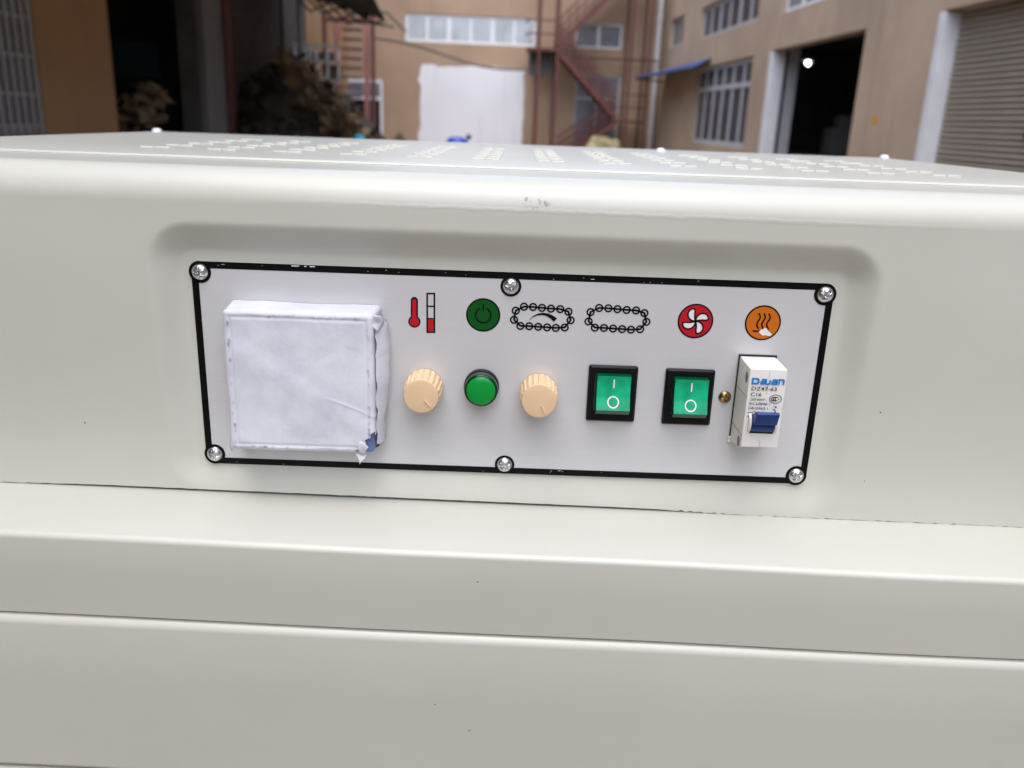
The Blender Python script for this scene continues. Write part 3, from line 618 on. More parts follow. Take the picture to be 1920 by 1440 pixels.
# ---- small things showing over the rear edge of the machine
dm = ything('blue_drum', (-0.85, 30.0, 0), 'royal blue drum standing before the white painted square', 'drum')
b = MB(); b.tube([(-0.85, 30, 0.0), (-0.85, 30, 0.05), (-0.85, 30, 0.5), (-0.85, 30, 0.62), (-0.85, 30, 0.76), (-0.85, 30, 0.84)], [0.36, 0.40, 0.40, 0.39, 0.34, 0.2], 20); ypart(b, 'barrel', M['blue_drum'], dm, smooth=0.8)
b = MB(); b.tube([(-0.5, 30, 0.78), (-0.42, 30, 0.92)], [0.07, 0.09], 10); ypart(b, 'spout', M['black_plastic'], dm, smooth=1)
b = MB(); lump(b, (4.2, 30.6, 0.40), (0.66, 0.5, 0.50), 21, amp=0.5); yone(b, 'cloth_bundle', M['yellow'], (4.15, 30.6, 0), 'pale yellow bundle lying under the fire escape', 'bundle', smooth=1.5)
bx = ything('blue_crate', (6.0, 23.0, 0), 'bright blue plastic crate below the window near the open doorway', 'crate')
b = MB(); b.box(5.75, 6.3, 22.6, 23.3, 0.0, 0.78); ypart(b, 'body', M['blue_bright'], bx, bevel=0.03)
b = MB(); b.box(5.72, 6.33, 22.57, 23.33, 0.782, 0.86); ypart(b, 'rim', M['blue_bright'], bx, bevel=0.02)
pl = ything('potted_plant', (-3.05, 32.6, 0), 'dark little potted plant by the tan wall left of the white square', 'plant')
b = MB(); b.tube([(-3.05, 32.6, 0), (-3.05, 32.6, 0.35)], [0.14, 0.2], 12); ypart(b, 'pot', M['red_steel'], pl)
b = MB()
for q in range(90):
    d_ = Vector((rr.gauss(0, 1), rr.gauss(0, 1), rr.gauss(0, 1))).normalized()*rr.uniform(0.05, 0.27); c_ = Vector((-3.05, 32.6, 0.58))+d_
    u_ = Vector((rr.uniform(-1, 1), rr.uniform(-1, 1), rr.uniform(-1, 1))).normalized()*0.06; w_ = u_.cross(Vector((rr.uniform(-1, 1), 1, rr.uniform(-1, 1)))).normalized()*0.03
    b.add([c_-u_, c_+w_, c_+u_, c_-w_], [(0,1,2,3)])
ypart(b, 'foliage', M['leaf'], pl)

# ================================================================== THE MACHINE
MBASE = (0.0, 0.2, GROUND)
machine = bpy.data.objects.new('shrink_tunnel', None); col.objects.link(machine); machine.location = MBASE; machine.empty_display_size = 0.1
tag(machine, 'cream powder-coated packing machine with a control panel set in its hood', 'machine')
MI = Matrix.Translation(-Vector(MBASE))
def mpart(mb, name, mt, **kw): return mb.build(name, mt, machine, inv=MI, **kw)
def sstep(a, b, x): t = max(0, min(1, (x-a)/(b-a))); return t*t*(3-2*t)
def tilt(z): return -0.0040+(0.0048+0.0040)*sstep(-0.068, -0.045, z)

# hood: one sheet bent over the front edge, with the shallow pressed recess for the control plate
HX0, HX1, HY1 = -0.362, 0.362, 0.475
Y0, ZT, RAD = -0.0070, 0.0938, 0.0152
def recess(x, z):
    qx, qz = abs(x-0.0005)-(0.1545-0.006), abs(z-0.0017)-(0.0540-0.006)
    d_ = math.hypot(max(qx, 0), max(qz, 0))+min(max(qx, qz), 0)-0.006
    t = max(0, min(1, d_/0.0135)); s_ = t*t*(3-2*t)
    return 1-(0.45*t+0.55*s_)
xs = []; x = HX0
while x < HX1-1e-6:
    xs.append(x); x += 0.0014 if abs(x) > 0.05 and abs(x) < 0.29 else 0.003
xs.append(HX1)
prof = []   # (kind, value)
z = -0.0660
while z < ZT-RAD-0.0005: prof.append(('f', z)); z += 0.0012 if (0.050 < abs(z) < 0.072) else 0.003
for q in range(15): prof.append(('r', math.pi/2*q/14))
for y in (0.012, 0.02, 0.04, 0.0625): prof.append(('t', y))
for y in (0.2, 0.35, HY1-0.004): prof.append(('t', y))
prof += [('k', (HY1-0.001, -0.001)), ('k', (HY1, -0.004)), ('k', (HY1, -0.157))]
hb = MB()
for kind, v in prof:
    for x in xs:
        if kind == 'f':
            zz = v; yf = Y0+0.0050*sstep(0.060, -0.070, v); y = yf+(0.0012-yf)*recess(x, v)
            if v <= -0.0659:
                zz += 0.0003-0.0013*sstep(0.06, 0.13, x)-0.0009*sstep(-0.20, -0.26, x)+0.00020*noise.noise(Vector((x*150, 0, 0)))+(0.00016+0.00075*sstep(0.06, 0.10, x)+0.0006*sstep(-0.19, -0.24, x))*noise.noise(Vector((x*420, 3, 0)))
        elif kind == 'r': zz = ZT-RAD+RAD*math.sin(v); y = Y0+RAD-RAD*math.cos(v)
        elif kind == 't': zz = ZT; y = v
        else: y, zz = v[0], ZT+v[1]
        hb.v.append((x, y, zz+x*tilt(zz)))
nx = len(xs)
hb.f = [(j*nx+i, j*nx+i+1, (j+1)*nx+i+1, (j+1)*nx+i) for j in range(len(prof)-1) for i in range(nx-1)]
for e in (0, nx-1): hb.f.append([j*nx+e for j in range(len(prof))])
hb.mi = [0]*len(hb.f)
hood = mpart(hb, 'hood', M['paint_worn'], smooth=0.9)

# top cover with its rows of punched louvres
CZ = ZT+0.0013; CY0, CY1 = 0.058, 0.468
cb = MB(); cx0, cx1 = -0.356, 0.356; pr = [(CY0, -0.0012), (CY0+0.0002, -0.0006), (CY0+0.0008, -0.00015), (CY0+0.0018, 0), (CY1-0.002, 0), (CY1, -0.0012)]
for y, dz in pr:
    for q in range(13):
        x = cx0+(cx1-cx0)*q/12; cb.v.append((x, y, CZ+dz+x*0.0048))
cb.f = [(j*13+i, j*13+i+1, (j+1)*13+i+1, (j+1)*13+i) for j in range(len(pr)-1) for i in range(12)]; cb.mi = [0]*len(cb.f)
cover = mpart(cb, 'top_cover', M['paint'], smooth=0.8)
def pill(L, Wd, H):
    b = MB(); n = 20; rings = [(1.0, 0), (0.96, 0.55*H), (0.8, 0.9*H), (0.55, H)]
    for s_, h in rings:
        for k_ in range(n):
            a = 6.2832*k_/n; cx = (L-Wd)/2*(1 if math.cos(a) > 0 else -1)
            b.v.append((cx+Wd/2*s_*math.cos(a), Wd/2*s_*math.sin(a), h))
    for j in range(len(rings)-1):
        for k_ in range(n): b.f.append((j*n+k_, j*n+(k_+1) % n, (j+1)*n+(k_+1) % n, (j+1)*n+k_))
    b.f.append(tuple((len(rings)-1)*n+k_ for k_ in range(n))); b.mi = [0]*len(b.f)
    return b
lv0 = pill(0.0086, 0.0022, 0.0010).build('vent_louvre', M['paint'], cover, smooth=1.2)
first = True
for gx in range(-6, 7):
    for row in range(6):
        for s_ in (-1, 1):
            x = 0.0195+0.0392*gx+s_*0.0044; y = 0.128+row*0.0375+random.uniform(-.0008, .0008)
            o = lv0 if first else lv0.copy()
            if not first: col.objects.link(o)
            first = False
            o.location = (x, y, CZ-0.0001+x*0.0048); o.rotation_euler = (0, -0.0048, random.uniform(-.02, .02))
dome = MB(); dome.lathe([(0.0044, 0), (0.0044, 0.0008), (0.0040, 0.0020), (0.0030, 0.0030), (0.0015, 0.0035), (0.0004, 0.0036)], 24)
dm0 = dome.build('cover_screw', M['white_frame'], cover, smooth=1); dm0.rotation_euler = (R(-90), 0, 0)
for i, (x, y) in enumerate(((-0.3485, 0.452), (0.350, 0.448), (0.128, 0.40))):
    o = dm0 if i == 0 else dm0.copy()
    if i: col.objects.link(o)
    o.location = (x, y, CZ+x*0.0048-0.0002)

# ledge and lower panels: bent sheet with small radii
def bent(prof, name, mt, x0=HX0-0.012, x1=HX1+0.012, tl=-0.0042, nq=60, wob=0.0):
    b = MB()
    for y, z in prof:
        for q in range(nq+1):
            x = x0+(x1-x0)*q/nq
            b.v.append((x, y-0.007*x+wob*noise.noise(Vector((x*9, z*4, 0))), z+x*tl+wob*0.7*noise.noise(Vector((x*7, 5, y*3)))))
    b.f = [(j*(nq+1)+i, j*(nq+1)+i+1, (j+1)*(nq+1)+i+1, (j+1)*(nq+1)+i) for j in range(len(prof)-1) for i in range(nq)]; b.mi = [0]*len(b.f)
    return mpart(b, name, mt, smooth=0.9)
def corner(cy, cz, r, a0, a1, n=7): return [(cy+r*math.cos(R(a0+(a1-a0)*q/n)), cz+r*math.sin(R(a0+(a1-a0)*q/n))) for q in range(n+1)]
LZ, LY = -0.0671, -0.0538
bent([(0.05, LZ), (-0.02, LZ)]+corner(LY+0.0028, LZ-0.0028, 0.0028, 90, 180)+[(LY+0.0010, LZ-0.02), (LY+0.0026, -0.1095)]+[(LY+0.005, -0.1099), (0.03, -0.1099)], 'ledge', M['paint'], wob=0.0006)
bent([(0.03, -0.1108), (LY+0.012, -0.1108)]+corner(LY+0.0056, -0.1152, 0.0044, 90, 180)+[(LY+0.0036, -0.15), (LY+0.0068, -0.2000)]+corner(LY+0.0088, -0.2000, 0.002, 180, 270, 4)+[(0.03, -0.2020)], 'lower_panel', M['paint'], tl=-0.0042, wob=0.0004)
bent([(0.03, -0.2043), (LY+0.012, -0.2043)]+corner(LY+0.0095, -0.2073, 0.003, 90, 180)+[(LY+0.0065, -0.6), (LY+0.0065, -1.30), (0.03, -1.30)], 'cabinet_door', M['paint'])
b = MB(); b.box(HX0-0.011, HX1+0.011, 0.028, HY1-0.003, -1.30, -0.0680)
mpart(b, 'cabinet', M['paint'], bevel=0.004)
for x in (-0.33, 0.33):
    for y in (0.02, 0.43):
        b = MB(); b.tube([(x, y, GROUND), (x, y, GROUND+0.012), (x, y, GROUND+0.014), (x, y, -1.29)], [0.025, 0.025, 0.010, 0.010], 14); mpart(b, 'foot', M['black_plastic'])

# ---- the control plate and everything on it.  local frame: x right, z up along the plate, -y out of it
PR = Matrix.Rotation(-0.00522, 4, 'Y') @ Matrix.Rotation(0.00327, 4, 'X')
mm = 0.001
def on_plate(o, u, v, h=0.0): o.matrix_parent_inverse = MI; o.matrix_basis = PR @ Matrix.Translation((u*mm, -h, v*mm)); return o
def rrect(w, h, r, n=8, cx=0, cy=0):
    out = []
    for sx, sy, a0 in ((1, 1, 0), (-1, 1, 90), (-1, -1, 180), (1, -1, 270)):
        for q in range(n+1):
            a = R(a0+90*q/n); out.append((cx+sx*(w/2-r)+r*math.cos(a), cy+sy*(h/2-r)+r*math.sin(a)))
    return out
class Flat:
    """flat print: polygons and strokes in mm on the plate, each layer a hair above the last"""
    def __init__(s, base=0.00012): s.b = MB(); s.b.recalc = False; s.base = base
    def y(s, layer): return -(s.base+0.00006*layer)
    def poly(s, pts, mt, layer=0):
        area = sum(p[0]*q[1]-q[0]*p[1] for p, q in zip(pts, pts[1:]+pts[:1]))
        if area < 0: pts = pts[::-1]
        s.b.add([(p[0]*mm, s.y(layer), p[1]*mm) for p in pts], [tuple(range(len(pts)))], mt)
    def disc(s, cx, cy, r, mt, layer=0, n=48): s.poly([(cx+r*math.cos(6.28318*k/n), cy+r*math.sin(6.28318*k/n)) for k in range(n)], mt, layer)
    def ring(s, outer, inner, mt, layer=0):
        n = len(outer); s.b.add([(p[0]*mm, s.y(layer), p[1]*mm) for p in outer+inner], [(i, (i+1) % n, n+(i+1) % n, n+i) for i in range(n)], mt)
    def circle(s, cx, cy, r, w, mt, layer=0, n=36, a0=0, a1=360):
        k = n+1; A = [R(a0+(a1-a0)*q/n) for q in range(k)]
        vs = [(cx+(r-w/2)*math.cos(a), cy+(r-w/2)*math.sin(a)) for a in A]+[(cx+(r+w/2)*math.cos(a), cy+(r+w/2)*math.sin(a)) for a in A]
        s.b.add([(p[0]*mm, s.y(layer), p[1]*mm) for p in vs], [(i, i+1, k+i+1, k+i) for i in range(n)], mt)
    def stroke(s, pts, w, mt, layer=0, closed=False):
        P = [Vector(q) for q in pts]; n = len(P); L = []; Rr = []
        for i in range(n):
            a = P[i]-P[i-1] if (i or closed) else P[1]-P[0]
            c = P[(i+1) % n]-P[i] if (i < n-1 or closed) else P[-1]-P[-2]
            a = a.normalized(); c = c.normalized(); t = (a+c); t = t.normalized() if t.length > 1e-6 else a
            nn = Vector((-t.y, t.x)); k = max(0.45, nn.dot(Vector((-a.y, a.x))))
            ww = w[i] if isinstance(w, (list, tuple)) else w
            L.append(P[i]+nn*ww/2/k); Rr.append(P[i]-nn*ww/2/k)
        vs = L+Rr; m_ = n if closed else n-1
        s.b.add([(p[0]*mm, s.y(layer), p[1]*mm) for p in vs], [(n+i, n+(i+1) % n, (i+1) % n, i) for i in range(m_)], mt)
    def text(s, body, x, y, size, mt, layer=0, width=None, shear=0.0, bold=0.0):
        cu = bpy.data.curves.new('t', 'FONT'); cu.body = body; cu.size = size; cu.shear = shear; cu.offset = bold; cu.resolution_u = 3
        ob = bpy.data.objects.new('t', cu); col.objects.link(ob); dg = bpy.context.evaluated_depsgraph_get()
        me = bpy.data.meshes.new_from_object(ob.evaluated_get(dg)); xsx = [v.co.x for v in me.vertices]
        k = (width/(max(xsx)-min(xsx))) if width else 1; x_0 = min(xsx)
        s.b.add([((x+(v.co.x-x_0)*k)*mm, s.y(layer), (y+v.co.y)*mm) for v in me.vertices], [tuple(p.vertices) for p in me.polygons], mt)
        bpy.data.objects.remove(ob); bpy.data.meshes.remove(me); bpy.data.curves.remove(cu)
    def build(s, name, parent): return s.b.build(name, None, parent)

PW, PH = 300.0, 101.6
b = MB(); o_ = rrect(PW, PH, 4.0); k = len(o_)
b.add([(x*mm, 0, z*mm) for x, z in o_]+[(x*mm, 0.001, z*mm) for x, z in o_], [tuple(range(k))]+[(i, (i+1) % k, (i+1) % k+k, i+k) for i in range(k)])
plate = b.build('control_plate', M['plate'], machine); on_plate(plate, 0, 0)
f = Flat(); f.ring(o_, rrect(PW-6.5, PH-6.5, 1.0), M['black_print'], 0)
SC = [(-145.9, 45.7), (-0.8, 44.2), (145.9, 45.6), (-145.6, -45.8), (-0.9, -46.0), (144.9, -46.4)]
for i, (u, v) in enumerate(SC): f.disc(u, v, 4.9 if i in (1, 4) else 5.2, M['black_print'], 1)
for q in range(26):
    u = random.uniform(-140, 140); top = random.random() < 0.7; v = (49.0 if top else -49.2)+random.uniform(-.9, .9); L = random.choice((0.3, 0.4, 0.5, 1.6)); 
    if min(abs(u-s_[0]) for s_ in SC) > 7: f.stroke([(u, v), (u+L, v+random.uniform(-.1, .1))], random.uniform(.12, .3), M['bare_patch'], 2)
for u, L in ((-103, 3.5), (-97, 1.0), (-94.5, 2.4)): f.stroke([(u, 50.1), (u+L, 50.15)], 0.45, M['bare_patch'], 2)
f.build('printed_border', plate)

def screw_mesh(name, rad, hgt, mt):
    b = MB(); nr, na = 22, 72
    for j in range(nr+1):
        r_ = rad*(1-(j/nr)); 
        for k_ in range(na):
            a = 6.28318*k_/na; x, z = r_*math.cos(a), r_*math.sin(a)
            h = hgt*(1-(r_/rad)**2.6)**0.75 if r_ < rad else 0
            arm = 0.62*rad
            dcr = min(max(abs(x)-0.11*rad-0.02*rad, abs(z)-arm), max(abs(z)-0.11*rad-0.02*rad, abs(x)-arm), math.hypot(x, z)-0.24*rad)
            h -= 0.55*hgt*(1-sstep(-0.03*rad, 0.06*rad, dcr))
            b.v.append((x, -h, z))
    b.f = [(j*na+k_, j*na+(k_+1) % na, (j+1)*na+(k_+1) % na, (j+1)*na+k_) for j in range(nr) for k_ in range(na)]; b.mi = [0]*len(b.f)
    return b
s0 = screw_mesh('screw', 0.0039, 0.0022, None).build('screw', M['chrome'], plate, smooth=1.2)
for i, (u, v) in enumerate(SC):
    o = s0 if i == 0 else s0.copy()
    if i: col.objects.link(o)
    o.location = (u*mm, -0.0003, v*mm); o.rotation_euler = (random.uniform(-.03, .03), random.uniform(0, 1.5), random.uniform(-.03, .03))
s1 = screw_mesh('screw', 0.0031, 0.0019, None).build('brass_screw', M['brass'], plate, smooth=1.2)
for i, (u, v) in enumerate(((104.8, -6.4), (128.6, -6.2))):
    o = s1 if i == 0 else s1.copy()
    if i: col.objects.link(o)
    o.location = (u*mm, -0.0002, v*mm); o.rotation_euler = (0, 0.12+i, 0)

K, RED, WH = M['black_print'], M['red_print'], M['plate']
f = Flat()      # thermometer and level bar
f.disc(-45.9, 25.6, 2.9, K, 0); f.poly([(-47.6, 25.6), (-44.2, 25.6), (-44.2, 35.8)]+[(-45.9+1.7*math.cos(R(q)), 35.8+1.7*math.sin(R(q))) for q in range(0, 181, 15)]+[(-47.6, 35.8)], K, 1)
f.disc(-45.9, 25.6, 2.25, RED, 2); f.poly([(-46.85, 25.6), (-44.95, 25.6), (-44.95, 35.6)]+[(-45.9+0.95*math.cos(R(q)), 35.6+0.95*math.sin(R(q))) for q in range(0, 181, 15)]+[(-46.85, 35.6)], RED, 3)
f.stroke([(-39.9, 39.3), (-36.5, 39.4), (-36.4, 20.8), (-39.8, 20.7)], 0.8, K, 0, True)
for z in (33.3, 27.3): f.stroke([(-39.9, z), (-36.4, z+.05)], 0.7, K, 1)
f.poly([(-39.45, 21.1), (-36.85, 21.15), (-36.85, 26.9), (-39.45, 26.9)], RED, 2)
f.build('thermometer_icon', plate)
f = Flat(); f.disc(-13.4, 30.0, 8.1, K, 0, 64); f.disc(-13.4, 30.0, 7.35, M['green_print'], 1, 64); f.circle(-13.4, 29.9, 3.6, 0.75, K, 2, 36, 112, 428); f.stroke([(-13.4, 32.0), (-13.4, 35.3)], 0.75, K, 2)
f.build('power_icon', plate)
def chain(f, u0, u1, v0, v1):
    pts = [(210,305),(280,270),(358,270),(435,274),(513,278),(593,279),(665,298),(688,367),(640,428),(563,434),(487,432),(410,430),(332,428),(255,428),(198,380)]
    Pm = [(u0+(x-170)/550*(u1-u0), v1+(465-y)/225*(v0-v1)) for x, y in pts]
    f.stroke(Pm, 0.95, K, 0, True)
    for q in Pm: f.circle(q[0], q[1], 1.6, 0.78, K, 1, 24)
f = Flat(); chain(f, -0.3, 29.7, 36.5, 23.2)
f.stroke([(8.3, 28.3), (10.0, 30.0), (12.2, 31.2), (14.6, 31.6), (17.0, 31.2), (19.0, 30.2), (20.8, 28.8)], [0.1, 0.4, 0.8, 1.1, 1.45, 1.8, 2.2], K, 2)
f.build('chain_speed_icon', plate)
f = Flat(); chain(f, 34.9, 65.5, 37.2, 23.6); f.build('chain_icon', plate)
f = Flat(); f.disc(86.8, 30.7, 8.4, K, 0, 64); f.disc(86.8, 30.7, 7.65, RED, 1, 64)
for q in range(4):
    a0 = R(20+90*q); pts = []
    for t in [i/22 for i in range(22)]:
        w_ = 6.28318*t; rr_ = 0.4+2.9*(1-math.cos(w_)); sd_ = 2.5*math.sin(w_)*(0.35+0.65*(1-math.cos(w_))/2)
        aa = a0+0.55*(1-rr_/6.2)*1.2; pts.append((rr_*math.cos(aa)-sd_*math.sin(aa), rr_*math.sin(aa)+sd_*math.cos(aa)))
    g2 = [(86.8+x, 30.7+z) for x, z in pts]
    f.poly(g2, M['white_print'], 2); f.stroke(g2, 0.72, K, 3, True)
f.build('fan_icon', plate)
f = Flat(); f.disc(118.6, 31.0, 8.5, K, 0, 64); f.disc(118.6, 31.0, 7.75, M['orange_print'], 1, 64)
for q in range(3):
    x_ = 116.4+2.35*q; f.stroke([(x_+0.75*math.sin(t*1.05)+0.10*(t-3), 35.6-t*1.2) for t in [i*0.35 for i in range(19)]], 0.75, K, 2)
f.stroke([(114.2, 26.9), (121.5, 27.1)], 0.75, K, 2)
f.poly([(117.2, 26.6), (118.0, 27.7), (119.0, 28.0), (119.6, 28.7), (120.6, 28.6), (121.4, 27.4), (122.6, 26.5), (123.7, 25.4), (122.2, 24.7), (120.6, 25.2), (119.4, 24.9), (118.2, 25.6)], M['bare_patch'], 3)
f.build('heat_icon', plate)

# knobs
def knob(u, v, ang):
    nf = 20
    def rf(a, h): return 1+(0.045*max(-1, min(1, 2.8*math.cos(nf*a)-0.6)) if 0.0012 < h < 0.0148 else 0)
    b = MB(); b.lathe([(0.0088, 0.0), (0.0089, 0.001), (0.0088, 0.0016), (0.0084, 0.0140), (0.0083, 0.0152), (0.0080, 0.0158), (0.0072, 0.0160), (0.003, 0.0160), (0.0002, 0.0160)], 160, rf=rf)
    o = b.build('knob', M['beige'], machine, smooth=0.7); on_plate(o, u, v, 0.0004)
    p = MB(); d_ = Vector((math.cos(ang), 0, math.sin(ang))); p.bar(Vector((0, -0.0162, 0))+d_*0.0022, Vector((0, -0.0162, 0))+d_*0.0066, 0.0007, 0.0007, ref=(0, 1, 0))
    p.build('pointer', M['beige'], o, bevel=0.00012)
    return o
knob(-40.9, -6.2, R(-47)); knob(14.3, -6.5, R(-62))
# indicator lamp
b = MB(); b.lathe([(0.0084, 0), (0.0085, 0.0010), (0.0085, 0.0030), (0.0083, 0.0036), (0.0080, 0.0037)], 56)
lampo = b.build('indicator_lamp', M['black_plastic'], machine, smooth=0.6); on_plate(lampo, -13.3, -4.8, 0.0003)
b = MB(); b.lathe([(0.0080, 0.0034), (0.0081, 0.0072), (0.0079, 0.0084), (0.0075, 0.0089), (0.0070, 0.0090), (0.0069, 0.0088)], 56); b.build('lens_ring', M['green_ring'], lampo, smooth=0.7)
b = MB(); b.lathe([(0.0070, 0.0084), (0.0069, 0.0091), (0.0064, 0.0095), (0.0045, 0.0098), (0.0015, 0.0099), (0.0002, 0.0099)], 56); b.build('lens', M['green_lens'], lampo, smooth=0.9)
# rocker switches
def rocker_switch(u, v):
    W_, H_ = 23.6*mm, 28.2*mm
    out = rrect(W_, H_, 0.0010, 4); inn = rrect(0.0172, 0.0206, 0.0006, 4, 0, 0.0008); k = len(out)
    o2 = rrect(W_-0.0016, H_-0.0016, 0.0008, 4)
    b = MB(); L = [[(x, 0, z) for x, z in out], [(x, -0.0012, z) for x, z in out], [(x, -0.0022, z) for x, z in o2], [(x, -0.0022, z) for x, z in inn], [(x, 0, z) for x, z in inn]]
    b.v = [q for l in L for q in l]; b.f = [(j*k+i, j*k+(i+1) % k, (j+1)*k+(i+1) % k, (j+1)*k+i) for j in range(4) for i in range(k)]; b.mi = [0]*len(b.f)
    o = b.build('rocker_switch', M['black_plastic'], machine, smooth=0.6); on_plate(o, u, v, 0.0003)
    b = MB(); nz_, nx_ = 20, 12; cz = 0.0008
    def hh(t): return 0.0066+0.0036*t-0.0013*math.sin(math.pi*t/0.85) if t <= 0.85 else (0.0066+0.0036*0.85)-0.0030*(t-0.85)/0.15
    for j in range(nz_+1):
        t = j/nz_; z = cz+0.0097-0.0190*t
        for i in range(nx_+1): b.v.append((-0.0080+0.0160*i/nx_, -hh(t), z))
    b.f = [(j*(nx_+1)+i, j*(nx_+1)+i+1, (j+1)*(nx_+1)+i+1, (j+1)*(nx_+1)+i) for j in range(nz_) for i in range(nx_)]; b.mi = [0]*len(b.f)
    mi_ = b.mat(M['rocker']); mi_ = b.mat(M['rocker_shade'])
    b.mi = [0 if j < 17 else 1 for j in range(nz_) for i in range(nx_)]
    top = len(b.v)
    sd_ = b.mat(M['rocker']); s2 = b.mat(M['rocker_shade'])
    edge = [j*(nx_+1) for j in range(nz_+1)]+[nz_*(nx_+1)+i for i in range(1, nx_+1)]+[j*(nx_+1)+nx_ for j in range(nz_-1, -1, -1)]+[i for i in range(nx_-1, 0, -1)]
    n_ = len(edge)
    for e in edge: x, y, z = b.v[e]; b.v.append((x*1.03, -0.0004, cz+(z-cz)*1.02))
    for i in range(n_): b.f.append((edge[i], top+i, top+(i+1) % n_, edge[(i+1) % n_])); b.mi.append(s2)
    r = b.build('rocker', None, o, smooth=0.5)
    # I and O marks, following the rocker's surface
    def surf(x, z): t = (cz+0.0097-z)/0.0190; return (x, -hh(t)-0.00012, z)
    mk = MB(); mk.recalc = False
    zz = [0.0090-0.0044*q/8 for q in range(9)]; mk.add([surf(s_*0.00032, z) for z in zz for s_ in (-1, 1)], [(2*q, 2*q+2, 2*q+3, 2*q+1) for q in range(8)])
    n_ = 40; mk.add([surf((0.0025+w_)*math.cos(6.28318*q/n_), -0.0019+(0.0025+w_)*math.sin(6.28318*q/n_)) for w_ in (-.0003, .0003) for q in range(n_)], [(q, (q+1) % n_, n_+(q+1) % n_, n_+q) for q in range(n_)])
    mk.build('on_off_mark', M['white_print'], r)
rocker_switch(49.8, -6.4); rocker_switch(86.8, -6.8)

# circuit breaker
b = MB(); u0, u1 = -8.6*mm, 8.6*mm
pf = [(20.5, 0), (20.0, 19.6), (-18.3, 20), (-23.2, 0)]
b.add([(u, -h*mm, v*mm) for u in (u0, u1) for v, h in pf], [(0,1,2,3), (7,6,5,4), (0,4,5,1), (1,5,6,2), (2,6,7,3), (3,7,4,0)])
mcb = b.build('circuit_breaker', M['mcb'], machine, bevel=0.0007, smooth=0.5); on_plate(mcb, 118.2, -5.9, 0.0002)
f = Flat(0.02+0.00006)
def L5(f, x, y, w, h, kind, t=0.85):
    paths = {'D': ([(0, 0), (0.82, 0), (1, .2), (1, .8), (.82, 1), (0, 1)], True), 'a': ([(0.05, 1), (1, 1), (1, 0), (0, 0), (0, .48), (1, .48)], False), 'J': ([(-.35, -.1), (.35, 0), (.6, .15), (.6, .85)], False), 'n': ([(0, -.12), (0, 1), (.85, 1), (1, .85), (1, -.12)], False)}
    pts, cl = paths[kind]; f.stroke([(x+p[0]*w, y+p[1]*h) for p in pts], t, M['blue_print'], 0, cl)
for x, w, kd, h in ((-6.9, 2.7, 'D', 2.2), (-2.9, 2.1, 'a', 1.9), (0.2, 1.4, 'J', 2.1), (2.1, 2.0, 'a', 1.9), (5.2, 2.1, 'n', 2.1)): L5(f, x, 13.1, w, h, kd)
T = M['text']
f.text('DZ47-63', -7.0, 9.8, 2.55, T, 0, 11.6, bold=0.02); f.text('C16', -7.1, 7.0, 2.45, T, 0, 5.0, bold=0.02)
f.text('230/400V~', -7.2, 4.85, 1.7, T, 0, 8.0, 0.1); f.text('IEC60898-1', -7.3, 2.75, 1.75, T, 0, 9.7, 0.05); f.text('GB10963.1', -7.4, 0.6, 1.75, T, 0, 8.9, 0.05)
f.text('4000A', -7.6, -3.6, 1.75, T, 0, 5.4)
f.stroke([(-7.5, -1.1), (-5.4, -1.1), (-4.2, -0.1)], 0.28, T); f.stroke([(-4.1, -1.0), (-1.7, -1.0)], 0.28, T)
for x_ in (-3.9, -2.7): f.stroke([(x_, -0.45), (x_, -1.55)], 0.28, T)
f.stroke([(-3.3, -0.5), (-2.1, -1.5)], 0.25, T); f.stroke([(-3.3, -1.5), (-2.1, -0.5)], 0.25, T)
# round approval mark with three letters c
n_ = 40; ell = lambda rx, ry: [(4.6+rx*math.cos(6.28318*q/n_), 5.9+ry*math.sin(6.28318*q/n_)) for q in range(n_)]
f.ring(ell(2.9, 2.15), ell(2.6, 1.85), T)
for x_ in (3.55, 4.4, 5.25): f.circle(x_, 5.9, 0.85, 0.42, T, 0, 16, 60, 300)
f.disc(6.1, 5.9, 0.28, T, 0, 12)
f.text('1', 4.0, 1.6, 1.5, T, 1); f.stroke([(5.2, 1.6), (5.2, 2.7)], .25, T); f.stroke([(4.7, 1.75), (5.8, 1.75)], .25, T); f.stroke([(4.75, 2.4), (5.65, 2.4)], .2, T)
f.stroke([(3.9, 0.9), (4.8, 0.7), (5.3, 0.1), (5.0, -0.5), (5.6, -0.6), (5.5, -1.3), (4.7, -1.4), (4.8, -2.0), (5.2, -2.5), (4.6, -3.3)], 0.32, T)
f.text('2', 3.4, -3.9, 1.5, T, 1)
f.stroke([(0.4, 19.0), (0.3, 15.5)], 0.1, M['mcb_line'], 0); f.stroke([(0.25, 12.8), (0.2, 8.0)], 0.1, M['mcb_line'], 0); f.stroke([(0.0, -14.6), (0.0, -18.0)], 0.12, M['mcb_line'], 0)
f.build('printed_lettering', mcb)
# cheeks, drum and lever of the toggle
for s_ in (-1, 1):
    b = MB(); xa = s_*6.1*mm; n_ = 28; t_ = 0.55*mm
    vs = []
    for x in (xa-t_, xa+t_):
        for q in range(n_): a = 6.28318*q/n_; vs.append((x, -0.0165-0.0058*max(-0.6, math.cos(a)), -0.0062+0.0058*math.sin(a)))
    b.add(vs, [tuple(range(n_))[::-1], tuple(n_+q for q in range(n_))]+[(q, (q+1) % n_, n_+(q+1) % n_, n_+q) for q in range(n_)])
    b.build('toggle_cheek', M['mcb'], mcb, smooth=0.6)
b = MB(); n_ = 32; vs = []
for x in (-5.4*mm, 5.4*mm):
    for q in range(n_): a = 6.28318*q/n_; vs.append((x, -0.0165-0.0056*max(-.6, math.cos(a)), -0.0062+0.0056*math.sin(a)))
b.add(vs, [tuple(range(n_))[::-1], tuple(n_+q for q in range(n_))]+[(q, (q+1) % n_, n_+(q+1) % n_, n_+q) for q in range(n_)])
